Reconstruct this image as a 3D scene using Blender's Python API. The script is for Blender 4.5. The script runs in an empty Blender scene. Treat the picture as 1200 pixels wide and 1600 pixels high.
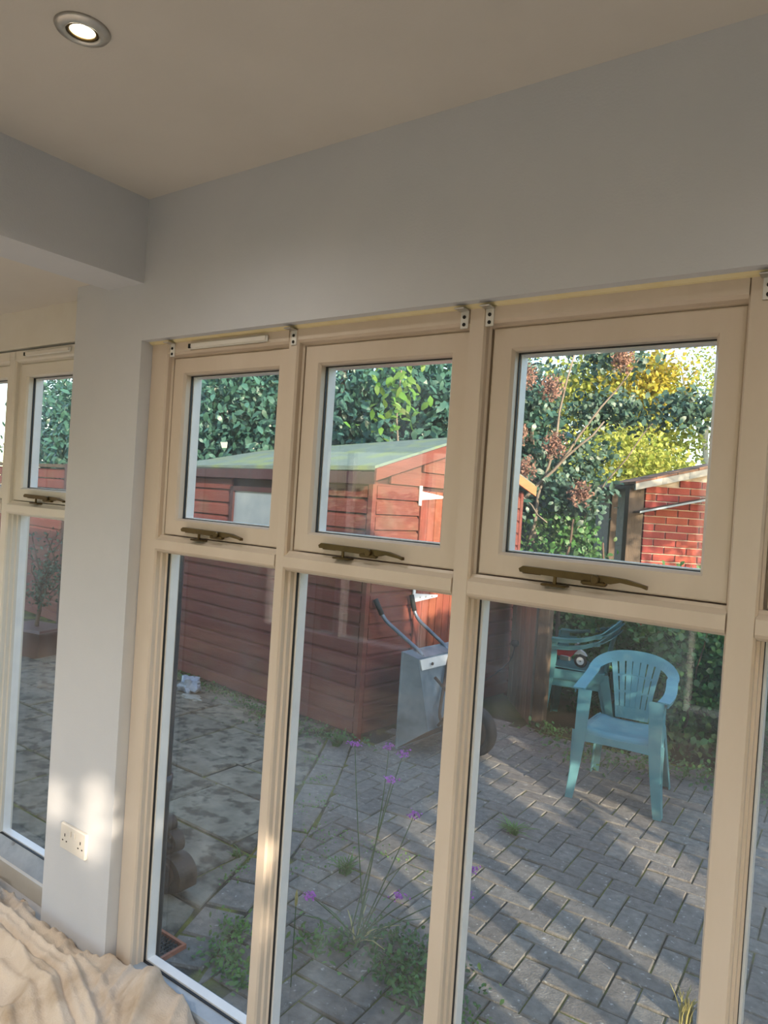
import bpy, bmesh, math, random
import numpy as np
from mathutils import Vector, Matrix, noise
C = bpy.context.scene.collection
SC = bpy.context.scene
R = math.radians
rnd = random.Random(7)
npr = np.random.RandomState(5)

# ------------------------------------------------------------------ camera
cam_d = bpy.data.cameras.new('camera')
cam = bpy.data.objects.new('camera', cam_d); C.objects.link(cam)
cam_d.sensor_fit = 'HORIZONTAL'; cam_d.sensor_width = 36.0
cam_d.lens = 36.0 * 1124.15 / 1200.0
cam_d.clip_start = 0.05; cam_d.clip_end = 400
r_ = Vector((0.81450541, 0.57643668, 0.06558724))
u_ = Vector((-0.06196407, -0.02596812, 0.9977405))
f_ = Vector((-0.57683741, 0.81672909, -0.01456719))
cam.matrix_world = Matrix(((r_.x, u_.x, -f_.x, 0.0), (r_.y, u_.y, -f_.y, -1.393), (r_.z, u_.z, -f_.z, 1.55), (0, 0, 0, 1)))
SC.camera = cam

# ------------------------------------------------------------------ light and exposure
SUN_DIR = Vector((0.90, -0.42, 0.255)).normalized()        # towards the sun
wd = bpy.data.worlds.new('sky'); SC.world = wd; wd.use_nodes = True
nt = wd.node_tree; nt.nodes.clear()
wo = nt.nodes.new('ShaderNodeOutputWorld'); bg = nt.nodes.new('ShaderNodeBackground'); sky = nt.nodes.new('ShaderNodeTexSky')
sky.sky_type = 'NISHITA'; sky.sun_disc = False
sky.sun_elevation = math.asin(SUN_DIR.z); sky.sun_rotation = math.atan2(SUN_DIR.x, SUN_DIR.y)
sky.air_density = 1.0; sky.dust_density = 0.8; sky.ozone_density = 1.0
bg.inputs['Strength'].default_value = 0.60
nt.links.new(sky.outputs[0], bg.inputs[0]); nt.links.new(bg.outputs[0], wo.inputs[0])
sd = bpy.data.lights.new('sun', 'SUN'); sd.energy = 9.0; sd.color = (1.0, 0.82, 0.62); sd.angle = R(0.55)
sun = bpy.data.objects.new('sun', sd); C.objects.link(sun)
sun.rotation_euler = SUN_DIR.to_track_quat('Z', 'Y').to_euler(); sun.location = (12, -8, 9)
SC.view_settings.view_transform = 'Standard'; SC.view_settings.look = 'None'
SC.view_settings.exposure = 0.16; SC.view_settings.gamma = 1.0
SC.view_settings.use_curve_mapping = False
LAMP_W = 30.0
SC.cycles.use_denoising = True
SC.cycles.max_bounces = 12; SC.cycles.diffuse_bounces = 6; SC.cycles.glossy_bounces = 4
SC.cycles.transmission_bounces = 4; SC.cycles.transparent_max_bounces = 24
SC.cycles.sample_clamp_indirect = 6.0; SC.cycles.caustics_reflective = False; SC.cycles.caustics_refractive = False
G = -0.15      # patio level

# ------------------------------------------------------------------ materials
def lin(h):
    h = h.lstrip('#'); c = [int(h[i:i+2], 16) / 255 for i in (0, 2, 4)]
    return tuple(x / 12.92 if x <= .04045 else ((x + .055) / 1.055) ** 2.4 for x in c) + (1,)
MATS = {}
def mat(name, c1, c2=None, rough=.6, scale=6, bump=0.0, bscale=None, stretch=(1, 1, 1), metal=0, island=0.0, c3=None, s3=2, t3=(.5, .65), spec=.5, trans=0.0, detail=6):
    if name in MATS: return MATS[name]
    m = bpy.data.materials.new(name); m.use_nodes = True; t = m.node_tree; n = t.nodes; l = t.links
    b = n['Principled BSDF']; b.inputs['Roughness'].default_value = rough; b.inputs['Metallic'].default_value = metal
    b.inputs['Specular IOR Level'].default_value = spec
    tc = n.new('ShaderNodeTexCoord'); mp = n.new('ShaderNodeMapping'); mp.inputs['Scale'].default_value = stretch
    l.new(tc.outputs['Object'], mp.inputs[0])
    no = n.new('ShaderNodeTexNoise'); no.inputs['Scale'].default_value = scale; no.inputs['Detail'].default_value = detail; no.inputs['Roughness'].default_value = .6
    l.new(mp.outputs[0], no.inputs['Vector'])
    cr = n.new('ShaderNodeValToRGB'); cr.color_ramp.elements[0].position = .32; cr.color_ramp.elements[1].position = .68
    cr.color_ramp.elements[0].color = lin(c1); cr.color_ramp.elements[1].color = lin(c2 or c1)
    l.new(no.outputs['Fac'], cr.inputs[0]); col = cr.outputs[0]
    if c3:
        n3 = n.new('ShaderNodeTexNoise'); n3.inputs['Scale'].default_value = s3; n3.inputs['Detail'].default_value = 5
        l.new(tc.outputs['Object'], n3.inputs['Vector'])
        r3 = n.new('ShaderNodeMapRange'); r3.inputs['From Min'].default_value = t3[0]; r3.inputs['From Max'].default_value = t3[1]
        l.new(n3.outputs['Fac'], r3.inputs['Value'])
        mx = n.new('ShaderNodeMix'); mx.data_type = 'RGBA'; mx.inputs[7].default_value = lin(c3)
        l.new(r3.outputs[0], mx.inputs[0]); l.new(col, mx.inputs[6]); col = mx.outputs[2]
    if island:
        ge = n.new('ShaderNodeNewGeometry'); oi = n.new('ShaderNodeObjectInfo'); ad = n.new('ShaderNodeMath'); ad.operation = 'ADD'
        l.new(ge.outputs['Random Per Island'], ad.inputs[0]); l.new(oi.outputs['Random'], ad.inputs[1])
        fr = n.new('ShaderNodeMath'); fr.operation = 'FRACT'; l.new(ad.outputs[0], fr.inputs[0])
        mr = n.new('ShaderNodeMapRange'); mr.inputs['To Min'].default_value = 1 - island; mr.inputs['To Max'].default_value = 1 + island
        l.new(fr.outputs[0], mr.inputs['Value'])
        hs = n.new('ShaderNodeHueSaturation'); l.new(mr.outputs[0], hs.inputs['Value']); l.new(col, hs.inputs['Color']); col = hs.outputs[0]
        mh = n.new('ShaderNodeMapRange'); mh.inputs['To Min'].default_value = .5 - island * .06; mh.inputs['To Max'].default_value = .5 + island * .06
        l.new(fr.outputs[0], mh.inputs['Value']); l.new(mh.outputs[0], hs.inputs['Hue'])
    l.new(col, b.inputs['Base Color'])
    if bump:
        nb = n.new('ShaderNodeTexNoise'); nb.inputs['Scale'].default_value = bscale or scale * 4; nb.inputs['Detail'].default_value = 5
        l.new(mp.outputs[0], nb.inputs['Vector']); bp = n.new('ShaderNodeBump'); bp.inputs['Strength'].default_value = bump; bp.inputs['Distance'].default_value = .01
        l.new(nb.outputs['Fac'], bp.inputs['Height']); l.new(bp.outputs[0], b.inputs['Normal'])
    if trans:
        out = n['Material Output']; tr = n.new('ShaderNodeBsdfTranslucent'); ms = n.new('ShaderNodeMixShader'); ms.inputs[0].default_value = trans
        l.new(col, tr.inputs[0]); l.new(b.outputs[0], ms.inputs[1]); l.new(tr.outputs[0], ms.inputs[2]); l.new(ms.outputs[0], out.inputs[0])
    MATS[name] = m; return m
def emis(name, c, s):
    m = bpy.data.materials.new(name); m.use_nodes = True; b = m.node_tree.nodes['Principled BSDF']
    b.inputs['Base Color'].default_value = lin(c); b.inputs['Emission Color'].default_value = lin(c); b.inputs['Emission Strength'].default_value = s; return m
def glass_mat(name, haze=.03, smudge=.10, refl=1.0, seed=0.0):
    m = bpy.data.materials.new(name); m.use_nodes = True; t = m.node_tree; n = t.nodes; l = t.links; n.clear()
    out = n.new('ShaderNodeOutputMaterial'); tr = n.new('ShaderNodeBsdfTransparent'); tr.inputs[0].default_value = (.985, .995, .99, 1)
    gl = n.new('ShaderNodeBsdfGlossy'); gl.inputs['Roughness'].default_value = .0
    lw = n.new('ShaderNodeLayerWeight'); lw.inputs['Blend'].default_value = .5
    pw = n.new('ShaderNodeMath'); pw.operation = 'POWER'; pw.inputs[1].default_value = 5
    l.new(lw.outputs['Facing'], pw.inputs[0])
    ma = n.new('ShaderNodeMath'); ma.operation = 'MULTIPLY_ADD'; ma.inputs[1].default_value = .95 * refl; ma.inputs[2].default_value = .045 * refl
    l.new(pw.outputs[0], ma.inputs[0])
    m1 = n.new('ShaderNodeMixShader'); l.new(ma.outputs[0], m1.inputs[0]); l.new(tr.outputs[0], m1.inputs[1]); l.new(gl.outputs[0], m1.inputs[2])
    tc = n.new('ShaderNodeTexCoord'); mp = n.new('ShaderNodeMapping'); mp.inputs['Location'].default_value = (seed, seed * 2, 0); mp.inputs['Scale'].default_value = (3.0, 1, 1.6); mp.inputs['Rotation'].default_value = (0, .5, 0)
    l.new(tc.outputs['Object'], mp.inputs[0])
    no = n.new('ShaderNodeTexNoise'); no.inputs['Scale'].default_value = 1.6; no.inputs['Detail'].default_value = 7; no.inputs['Roughness'].default_value = .55; no.inputs['Distortion'].default_value = .6
    l.new(mp.outputs[0], no.inputs['Vector'])
    mr = n.new('ShaderNodeMapRange'); mr.inputs['From Min'].default_value = .48; mr.inputs['From Max'].default_value = .80; mr.inputs['To Min'].default_value = haze; mr.inputs['To Max'].default_value = smudge
    l.new(no.outputs['Fac'], mr.inputs['Value'])
    df = n.new('ShaderNodeBsdfTranslucent'); df.inputs[0].default_value = (.85, .9, .92, 1)
    d2 = n.new('ShaderNodeBsdfDiffuse'); d2.inputs[0].default_value = (.85, .9, .92, 1)
    m0 = n.new('ShaderNodeMixShader'); m0.inputs[0].default_value = .5; l.new(df.outputs[0], m0.inputs[1]); l.new(d2.outputs[0], m0.inputs[2])
    m2 = n.new('ShaderNodeMixShader'); l.new(mr.outputs[0], m2.inputs[0]); l.new(m1.outputs[0], m2.inputs[1]); l.new(m0.outputs[0], m2.inputs[2])
    l.new(m2.outputs[0], out.inputs[0]); return m

M_wall = mat('wall_paint', '#c2c6cc', '#c8cbd0', .75, 3, bump=.06, bscale=180)
M_ceil = mat('ceiling_paint', '#c9c5be', '#cfcbc4', .8, 2, bump=.05, bscale=150)
M_frame = mat('cream_frame_paint', '#c8baa9', '#cfc2b3', .38, 8, bump=.08, bscale=30, stretch=(1, 1, .3))
M_frame2 = mat('white_frame_paint', '#d4d0c6', '#dad7cf', .35, 8, bump=.04, bscale=30)
M_caulk = mat('yellowed_sealant', '#d8ca9c', '#ddd2ad', .6, 20)
M_ledge = mat('dusty_ledge_sky_tint', '#8d98a4', '#a9b3bd', .3, 9, c3='#5c584e', s3=14, t3=(.62, .75))  # blue skylight painted into the white ledge's colour; specks are dirt
M_spacer = mat('white_spacer', '#e6e8ea', '#f2f2f2', .3, 10)
M_gasket = mat('black_gasket', '#15161a', '#202226', .5, 10)
M_bronze = mat('aged_bronze', '#54462c', '#655536', .38, 20, metal=.75)
M_steel = mat('brushed_steel', '#b9b7b2', '#cfcdc8', .3, 30, metal=.9)
M_brkt = mat('white_enamelled_steel', '#d4d3cd', '#e0dfda', .35, 20)
M_dark = mat('dark_hole', '#101010', '#181818', .8)
M_plast = mat('white_plastic', '#d6d2ca', '#dad6cf', .35, 5)
M_floor = mat('oak_floor', '#a39788', '#b3a798', .4, 3, stretch=(1, 12, 1))
M_cloth = mat('cotton_dust_sheet', '#c8b8a6', '#d5c7b6', .95, 5, bump=.35, bscale=160, c3='#a8937a', s3=7, t3=(.5, .75), spec=.1)
M_block = mat('grey_paving_block', '#6a6762', '#86827b', .95, 26, bump=.5, bscale=120, island=.14, c3='#a9a9a4', s3=55, t3=(.64, .72), spec=.2)
M_bed = mat('mossy_joint_sand', '#5a5a30', '#737a38', .98, 14, bump=.6, bscale=70, c3='#3a3a34', s3=5, t3=(.4, .6), spec=.1)
M_slab = mat('weathered_flagstone', '#6b675c', '#8d887a', .95, 9, bump=.5, bscale=60, island=.10, c3='#4f4d45', s3=11, t3=(.5, .62), spec=.2)
M_soil = mat('garden_soil', '#3c352a', '#574c38', 1, 5, bump=.6, bscale=20, c3='#3f4b22', s3=1.5, t3=(.4, .6), spec=.1)
M_shed = mat('red_brown_timber_stain', '#68342a', '#763e32', .75, 3, bump=.35, bscale=16, stretch=(1, 1, 10), island=.07, c3='#6c4a3a', s3=4, t3=(.55, .75))
M_sheddark = mat('dark_maroon_trim', '#351718', '#452020', .6, 4, bump=.3, stretch=(6, 6, 1))
M_door = mat('red_brown_door_stain', '#7c4030', '#8f4c38', .75, 3, bump=.4, bscale=16, stretch=(8, 8, 1), island=.08, c3='#6c3e2e', s3=5, t3=(.5, .7))
M_felt = mat('mossy_green_roof_felt', '#5c6f66', '#718377', .9, 12, bump=.4, bscale=80, c3='#7b8c55', s3=4, t3=(.5, .7))
M_barge = mat('orange_pine_bargeboard', '#a86a44', '#ba7a50', .6, 4, bump=.3, stretch=(6, 1, 6))
M_galv = mat('galvanised_steel', '#717f88', '#8a969e', .55, 7, metal=.35, bump=.15, bscale=30, c3='#5e6b74', s3=5, t3=(.5, .7))
M_rust = mat('rusty_brown_steel', '#4d3a2e', '#65503d', .7, 9, metal=.2, bump=.2)
M_tube = mat('grey_painted_tube', '#5d6874', '#74808c', .4, 14, metal=.4)
M_rubber = mat('black_rubber', '#1b1b1c', '#2a2828', .75, 14)
M_chair = mat('weathered_turquoise_plastic', '#538f99', '#659ea6', .5, 7, bump=.05, c3='#73a2a4', s3=9, t3=(.55, .7), trans=.08)
M_chair2 = mat('dark_green_plastic', '#3f7477', '#548a8b', .45, 7, trans=.05)
M_brick = mat('red_engineering_brick', '#84362a', '#964232', .8, 9, bump=.3, bscale=60, island=.12)
M_mortar = mat('pale_mortar', '#b5a999', '#c9bdad', .95, 20, bump=.4)
M_stone = mat('pale_verge_cement', '#96948a', '#a8a69c', .8, 12, bump=.3)
M_tile = mat('brown_roof_tile', '#7a5a48', '#8e6a52', .85, 9, island=.15, bump=.3)
M_wood = mat('grey_weathered_timber', '#77705f', '#938a78', .85, 4, bump=.4, stretch=(8, 8, 1), island=.1)
M_woodbr = mat('brown_timber_post', '#4a3d30', '#5d4e3e', .8, 4, bump=.4, stretch=(8, 8, 1))
M_pipe = mat('dark_plastic_downpipe', '#23232b', '#2d2d36', .35, 4)
M_iron = mat('brown_cast_iron', '#3d332c', '#554538', .6, 12, bump=.3, metal=.2)
M_terra = mat('terracotta_edge', '#a05e40', '#b57152', .8, 9)
M_sill = mat('maroon_quarry_sill', '#4a2c2c', '#5c3836', .45, 8)
M_pot = mat('brown_plastic_trough', '#4c332e', '#5e4039', .5, 6)
M_red = mat('glossy_red_plastic', '#b3222a', '#c22e33', .3, 6)
M_white = mat('glossy_white_plastic', '#dcdcdc', '#eeeeee', .35, 6)
M_blue = mat('navy_plastic', '#24305c', '#2c3b70', .35, 6)
M_litter = mat('crumpled_blue_grey_film', '#7f8ea0', '#a6b2c0', .4, 6)
M_laurel = mat('laurel_leaf', '#34584e', '#47705f', .38, 5, island=.30, trans=.25)
M_ivy = mat('ivy_leaf', '#3c6232', '#527b3c', .45, 5, island=.35, trans=.25)
M_weed = mat('weed_leaf', '#4f7a3a', '#6c9447', .55, 5, island=.3, trans=.3)
M_yel = mat('sunlit_yellow_green_leaf', '#97a244', '#b9bd62', .5, 5, island=.3, trans=.45)
M_gold = mat('autumn_gold_leaf', '#a09438', '#bbae4a', .5, 5, island=.3, trans=.4)
M_mid = mat('mid_green_leaf', '#547a33', '#6f9440', .5, 5, island=.35, trans=.4)
M_smoke = mat('smoke_bush_leaf', '#3d5a4c', '#4f6a58', .45, 5, island=.35, trans=.2)
M_plume = mat('dusky_pink_plume', '#8a6a5e', '#a17d6d', .9, 5, island=.2, trans=.3)
M_birch = mat('pale_birch_bark', '#b9b2a4', '#d2ccc0', .8, 9)
M_bark = mat('brown_bark', '#4a3c30', '#5f4e40', .9, 9, bump=.4)
M_twig = mat('grey_twig', '#6a6156', '#82776a', .9, 9)
M_purple = mat('purple_verbena_petal', '#a04fb4', '#b964c4', .6, 9, island=.2, trans=.2)
M_stem = mat('dark_green_stem', '#3d5230', '#50683c', .7, 9)
M_straw = mat('straw_leaf', '#a09a5c', '#b9b070', .7, 9, trans=.2)
M_glass = glass_mat('window_glass', .010, .08, .8)
M_glass2 = glass_mat('smeared_window_glass', .014, .13, .85, seed=3.7)
M_shedglass = mat('shed_glass_reflection', '#6f7f8c', '#8d9aa2', .25, 3)  # pale blue-grey reflection painted into the pane colour

# ------------------------------------------------------------------ mesh helpers
def mesh_obj(name, verts, faces, m, parent=None, smooth=False, loc=None, label=None):
    me = bpy.data.meshes.new(name); me.from_pydata([tuple(v) for v in verts], [], faces); me.update()
    if m: me.materials.append(m)
    if smooth: me.polygons.foreach_set('use_smooth', [True] * len(me.polygons))
    o = bpy.data.objects.new(name, me); C.objects.link(o)
    if parent: o.parent = parent
    if loc is not None: o.location = loc
    if label: o['label'] = label
    return o
class MB:
    def __init__(s): s.v = []; s.f = []
    def add(s, vs, fs):
        k = len(s.v); s.v += [Vector(v) for v in vs]; s.f += [tuple(i + k for i in f) for f in fs]; return s
    def box(s, a, b, M=None, bev=0.0):
        x0, y0, z0 = a; x1, y1, z1 = b
        if bev <= 0:
            vs = [Vector((x, y, z)) for z in (z0, z1) for x, y in ((x0, y0), (x1, y0), (x1, y1), (x0, y1))]
            fs = [(0, 3, 2, 1), (4, 5, 6, 7), (0, 1, 5, 4), (1, 2, 6, 5), (2, 3, 7, 6), (3, 0, 4, 7)]
        else:
            vs = []
            for z, q in ((z0, bev), (z0 + bev, 0), (z1 - bev, 0), (z1, bev)):
                c = bev
                for x, y in ((x0 + q + c, y0 + q), (x1 - q - c, y0 + q), (x1 - q, y0 + q + c), (x1 - q, y1 - q - c), (x1 - q - c, y1 - q), (x0 + q + c, y1 - q), (x0 + q, y1 - q - c), (x0 + q, y0 + q + c)):
                    vs.append(Vector((x, y, z)))
            fs = [tuple(range(7, -1, -1)), tuple(range(24, 32))]
            for k in range(3):
                for i in range(8): fs.append((k * 8 + i, k * 8 + (i + 1) % 8, (k + 1) * 8 + (i + 1) % 8, (k + 1) * 8 + i))
        if M: vs = [M @ v for v in vs]
        return s.add(vs, fs)
    def prism(s, prof, a, b, axis='z', M=None):          # profile of 2-D points extruded from a to b
        n = len(prof); vs = []
        for t in (a, b):
            for p, q in prof:
                vs.append({'z': Vector((p, q, t)), 'x': Vector((t, p, q)), 'y': Vector((p, t, q))}[axis])
        fs = [tuple(range(n - 1, -1, -1)), tuple(range(n, 2 * n))] + [(i, (i + 1) % n, n + (i + 1) % n, n + i) for i in range(n)]
        if M: vs = [M @ v for v in vs]
        return s.add(vs, fs)
    def tube(s, pts, rad, n=8, cap=True, flat=1.0):
        pts = [Vector(p) for p in pts]; m = len(pts); rr = rad if isinstance(rad, (list, tuple)) else [rad] * m
        k = len(s.v); up = None
        for i, p in enumerate(pts):
            d = (pts[min(i + 1, m - 1)] - pts[max(i - 1, 0)]).normalized()
            if up is None: up = Vector((0, 0, 1)) if abs(d.z) < .9 else Vector((1, 0, 0))
            a = d.cross(up).normalized(); b = a.cross(d).normalized(); up = b
            for j in range(n):
                t = 2 * math.pi * j / n; s.v.append(p + a * math.cos(t) * rr[i] + b * math.sin(t) * rr[i] * flat)
        for i in range(m - 1):
            for j in range(n): s.f.append((k + i * n + j, k + i * n + (j + 1) % n, k + (i + 1) * n + (j + 1) % n, k + (i + 1) * n + j))
        if cap: s.f.append(tuple(k + j for j in range(n - 1, -1, -1))); s.f.append(tuple(k + (m - 1) * n + j for j in range(n)))
        return s
    def lathe(s, prof, n=24, M=None, closed=False):
        k = len(s.v); m = len(prof)
        for r, z in prof:
            for j in range(n):
                t = 2 * math.pi * j / n; v = Vector((r * math.cos(t), r * math.sin(t), z)); s.v.append(M @ v if M else v)
        for i in range(m if closed else m - 1):
            i2 = (i + 1) % m
            for j in range(n): s.f.append((k + i * n + j, k + i * n + (j + 1) % n, k + i2 * n + (j + 1) % n, k + i2 * n + j))
        if not closed:
            s.f.append(tuple(k + j for j in range(n - 1, -1, -1))); s.f.append(tuple(k + (m - 1) * n + j for j in range(n)))
        return s
    def ribbon(s, pts, widths, thick, side):             # swept rectangle; side(i) gives the width direction
        k = len(s.v); m = len(pts)
        for i, p in enumerate(pts):
            p = Vector(p); d = (Vector(pts[min(i + 1, m - 1)]) - Vector(pts[max(i - 1, 0)])).normalized()
            a = Vector(side(i)).normalized(); b = d.cross(a).normalized(); w = widths[i] / 2; t = thick / 2
            s.v += [p - a * w - b * t, p + a * w - b * t, p + a * w + b * t, p - a * w + b * t]
        for i in range(m - 1):
            for j in range(4): s.f.append((k + i * 4 + j, k + i * 4 + (j + 1) % 4, k + (i + 1) * 4 + (j + 1) % 4, k + (i + 1) * 4 + j))
        s.f.append((k, k + 3, k + 2, k + 1)); e = k + (m - 1) * 4; s.f.append((e, e + 1, e + 2, e + 3)); return s
    def build(s, name, m, parent=None, smooth=False, label=None, bevel=0.0, kind=None):
        o = mesh_obj(name, s.v, s.f, m, parent, smooth, label=label)
        bm = bmesh.new(); bm.from_mesh(o.data); bmesh.ops.recalc_face_normals(bm, faces=bm.faces[:]); bm.to_mesh(o.data); bm.free()
        if bevel:
            md = o.modifiers.new('bevel', 'BEVEL'); md.width = bevel; md.segments = 2; md.limit_method = 'ANGLE'; md.angle_limit = R(35)
        if smooth: o.data.polygons.foreach_set('use_smooth', [True] * len(o.data.polygons))
        if kind: o['kind'] = kind
        return o
def tag(o, label, cat, group=None, kind=None):
    o['label'] = label; o['category'] = cat
    if group: o['group'] = group
    if kind: o['kind'] = kind
    return o
def empty(name, loc, label=None, cat=None, group=None, kind=None):
    o = bpy.data.objects.new(name, None); C.objects.link(o); o.location = loc; o.empty_display_size = .05
    if label: tag(o, label, cat, group, kind)
    return o
def put(parent, *objs):                                 # parts are built in world coordinates: keep them there
    for o in objs: o.parent = parent; o.matrix_parent_inverse = Matrix.Translation(-parent.location)
def P(mb, name, m, root, **k):
    o = mb.build(name, m, None, **k); o.parent = root; o.matrix_parent_inverse = root.matrix_basis.inverted(); return o
def S(o, what=None):
    o['kind'] = 'structure'
    return o

# ------------------------------------------------------------------ the room
CEIL = 2.447
def st(name, mb, m, label, cat): 
    o = mb.build(name, m); tag(o, label, cat, kind='structure'); return o
YB, XR, XL = -4.2, 3.3, -6.8
w = MB()
w.box((-2.33, 0, -.15), (-1.957, .13, CEIL)).box((-1.957, 0, 2.005), (2.725, .13, CEIL)).box((2.725, 0, -.15), (XR, .13, CEIL))
st('wall_front', w, M_wall, 'pale grey wall with pillar and lintel around the window row', 'wall')
w = MB(); w.box((-6.8, .10, 2.065), (-2.33, .20, 2.50)).box((-6.8, .10, -.15), (-6.36, .20, 2.065))
st('wall_far_left', w, M_frame2, 'cream wall strip above the window beyond the pillar', 'wall')
w = MB(); w.box((-7.0, YB, -.15), (XL, .20, 2.7))
st('wall_left', w, M_wall, 'grey end wall of the left room', 'wall')
w = MB()
RW = [(-1.20, -.28, .62, 1.42), (-2.88, -1.98, 1.56, 2.22)]       # low and high openings added to let the sun through
w.box((XR, -.28, -.15), (XR + .2, .13, 2.7)).box((XR, -1.98, -.15), (XR + .2, -1.20, 2.7)).box((XR, YB, -.15), (XR + .2, -2.88, 2.7))
w.box((XR, -1.20, -.15), (XR + .2, -.28, .62)).box((XR, -1.20, 1.42), (XR + .2, -.28, 2.7))
w.box((XR, -2.88, -.15), (XR + .2, -1.98, 1.56)).box((XR, -2.88, 2.22), (XR + .2, -1.98, 2.7))
w.box((XR + .05, -.53, .62), (XR + .1, -.47, 1.42)).box((XR + .05, -2.42, 1.56), (XR + .1, -2.37, 2.22))
st('wall_right', w, M_wall, 'unseen grey side wall with openings added for the sun', 'wall')
w = MB()
XS = [(-5.6, -2.7), (-1.2, 1.9)]
w.box((XL, YB - .2, 2.05), (XR, YB, 2.7)).box((XL, YB - .2, -.15), (XS[0][0], YB, 2.05)).box((XS[0][1], YB - .2, -.15), (XS[1][0], YB, 2.05)).box((XS[1][1], YB - .2, -.15), (XR, YB, 2.05))
for a, b in XS:
    for i in range(1, 3):
        x = a + (b - a) * i / 3; w.box((x - .04, YB - .12, 0), (x + .04, YB - .05, 2.05))
    w.box((a, YB - .2, -.15), (b, YB, .12))
st('wall_back', w, M_wall, 'grey rear wall with wide garden openings', 'wall')
w = MB(); w.box((-7.0, YB - .2, -.12), (XR + .2, .06, 0.0))
st('floor', w, M_floor, 'oak plank floor mostly under the dust sheet', 'floor')
w = MB(); w.box((-2.15, YB, CEIL), (XR, 0.13, 2.7))
st('ceiling', w, M_ceil, 'warm white plaster ceiling with a recessed spotlight', 'ceiling')
w = MB(); w.box((XL, YB, 2.215), (-2.15, .10, 2.7))
st('ceiling_left', w, M_ceil, 'lower white ceiling beyond the beam', 'ceiling')
w = MB(); w.box((-2.15, YB, 2.184), (-1.962, 0, CEIL + .02))
st('trim_1', w, M_wall, 'grey boxed beam crossing from the pillar top', 'beam')
w = MB(); w.box((-7.2, YB - .5, 2.7), (XR + .45, .35, 2.78))
st('roof', w, M_felt, 'flat roof over the room', 'roof')
w = MB(); w.prism([(.026, 2.006), (.042, 2.006), (.042, 1.997), (.034, 1.999)], -1.957, 2.725, 'x')
st('trim_2', w, M_caulk, 'yellowed sealant line above the window head', 'sealant')

# ------------------------------------------------------------------ windows
def stile(mb, xL, xR, z0, z1, Y, s=1):
    f = .004
    mb.prism([(xL, Y + .09), (xL, Y + .008), (xL + f, Y), (xR - f, Y), (xR, Y + .006), (xR, Y + .020), (xR + .005, Y + .024), (xR + .005, Y + .038), (xR + .010, Y + .042), (xR + .010, Y + .09)], z0, z1)
    return mb
def rail(mb, x0, x1, prof): return mb.prism(prof, x0, x1, 'x')
def frame_ring(mb, x0, x1, z0, z1, wd, ya, yb):
    mb.box((x0, ya, z0), (x0 + wd, yb, z1)); mb.box((x1 - wd, ya, z0), (x1, yb, z1))
    mb.box((x0 + wd, ya, z0), (x1 - wd, yb, z0 + wd)); mb.box((x0 + wd, ya, z1 - wd), (x1 - wd, yb, z1)); return mb
def make_stay(root, xa, xb, z, Y, par):
    L = xb - xa; k = L / .29
    b = MB()
    b.box((xa, Y - .012, z + .001), (xa + .052 * k, Y, z + .017), bev=.004)
    b.prism([(xa + .004, z + .005), (xa + .16 * k, z + .001), (xa + .215 * k, z + .001), (xa + .235 * k, z + .006), (xa + .28 * k, z + .001), (xb, z - .002), (xb, z + .005), (xa + .245 * k, z + .014), (xa + .2 * k, z + .016), (xa + .01, z + .018), (xa + .001, z + .012)], Y - .024, Y - .012, 'y')
    b.box((xa + .15 * k, Y - .028, z - .006), (xa + .205 * k, Y - .010, z + .004), bev=.003)
    b.lathe([(.009, -.002), (.009, .004), (.007, .006)], 14, Matrix.Translation((xa + .182 * k, Y - .026, z + .007)) @ Matrix.Rotation(R(90), 4, 'X'))
    o = b.build('stay', M_bronze); par.append((o, 'aged bronze casement stay'))
    c = MB(); c.box((xa + .058 * k, Y - .030, z - .018), (xa + .118 * k, Y - .004, z - .013), bev=.002)
    c.tube([(xa + .088 * k, Y - .018, z - .014), (xa + .088 * k, Y - .018, z + .004)], .004, 8)
    o = c.build('stay_peg', M_bronze); par.append((o, 'bronze peg on the transom'))
    return par
ZT0, ZT1, ZS, ZH = 1.345, 1.400, 1.955, 2.003
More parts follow.
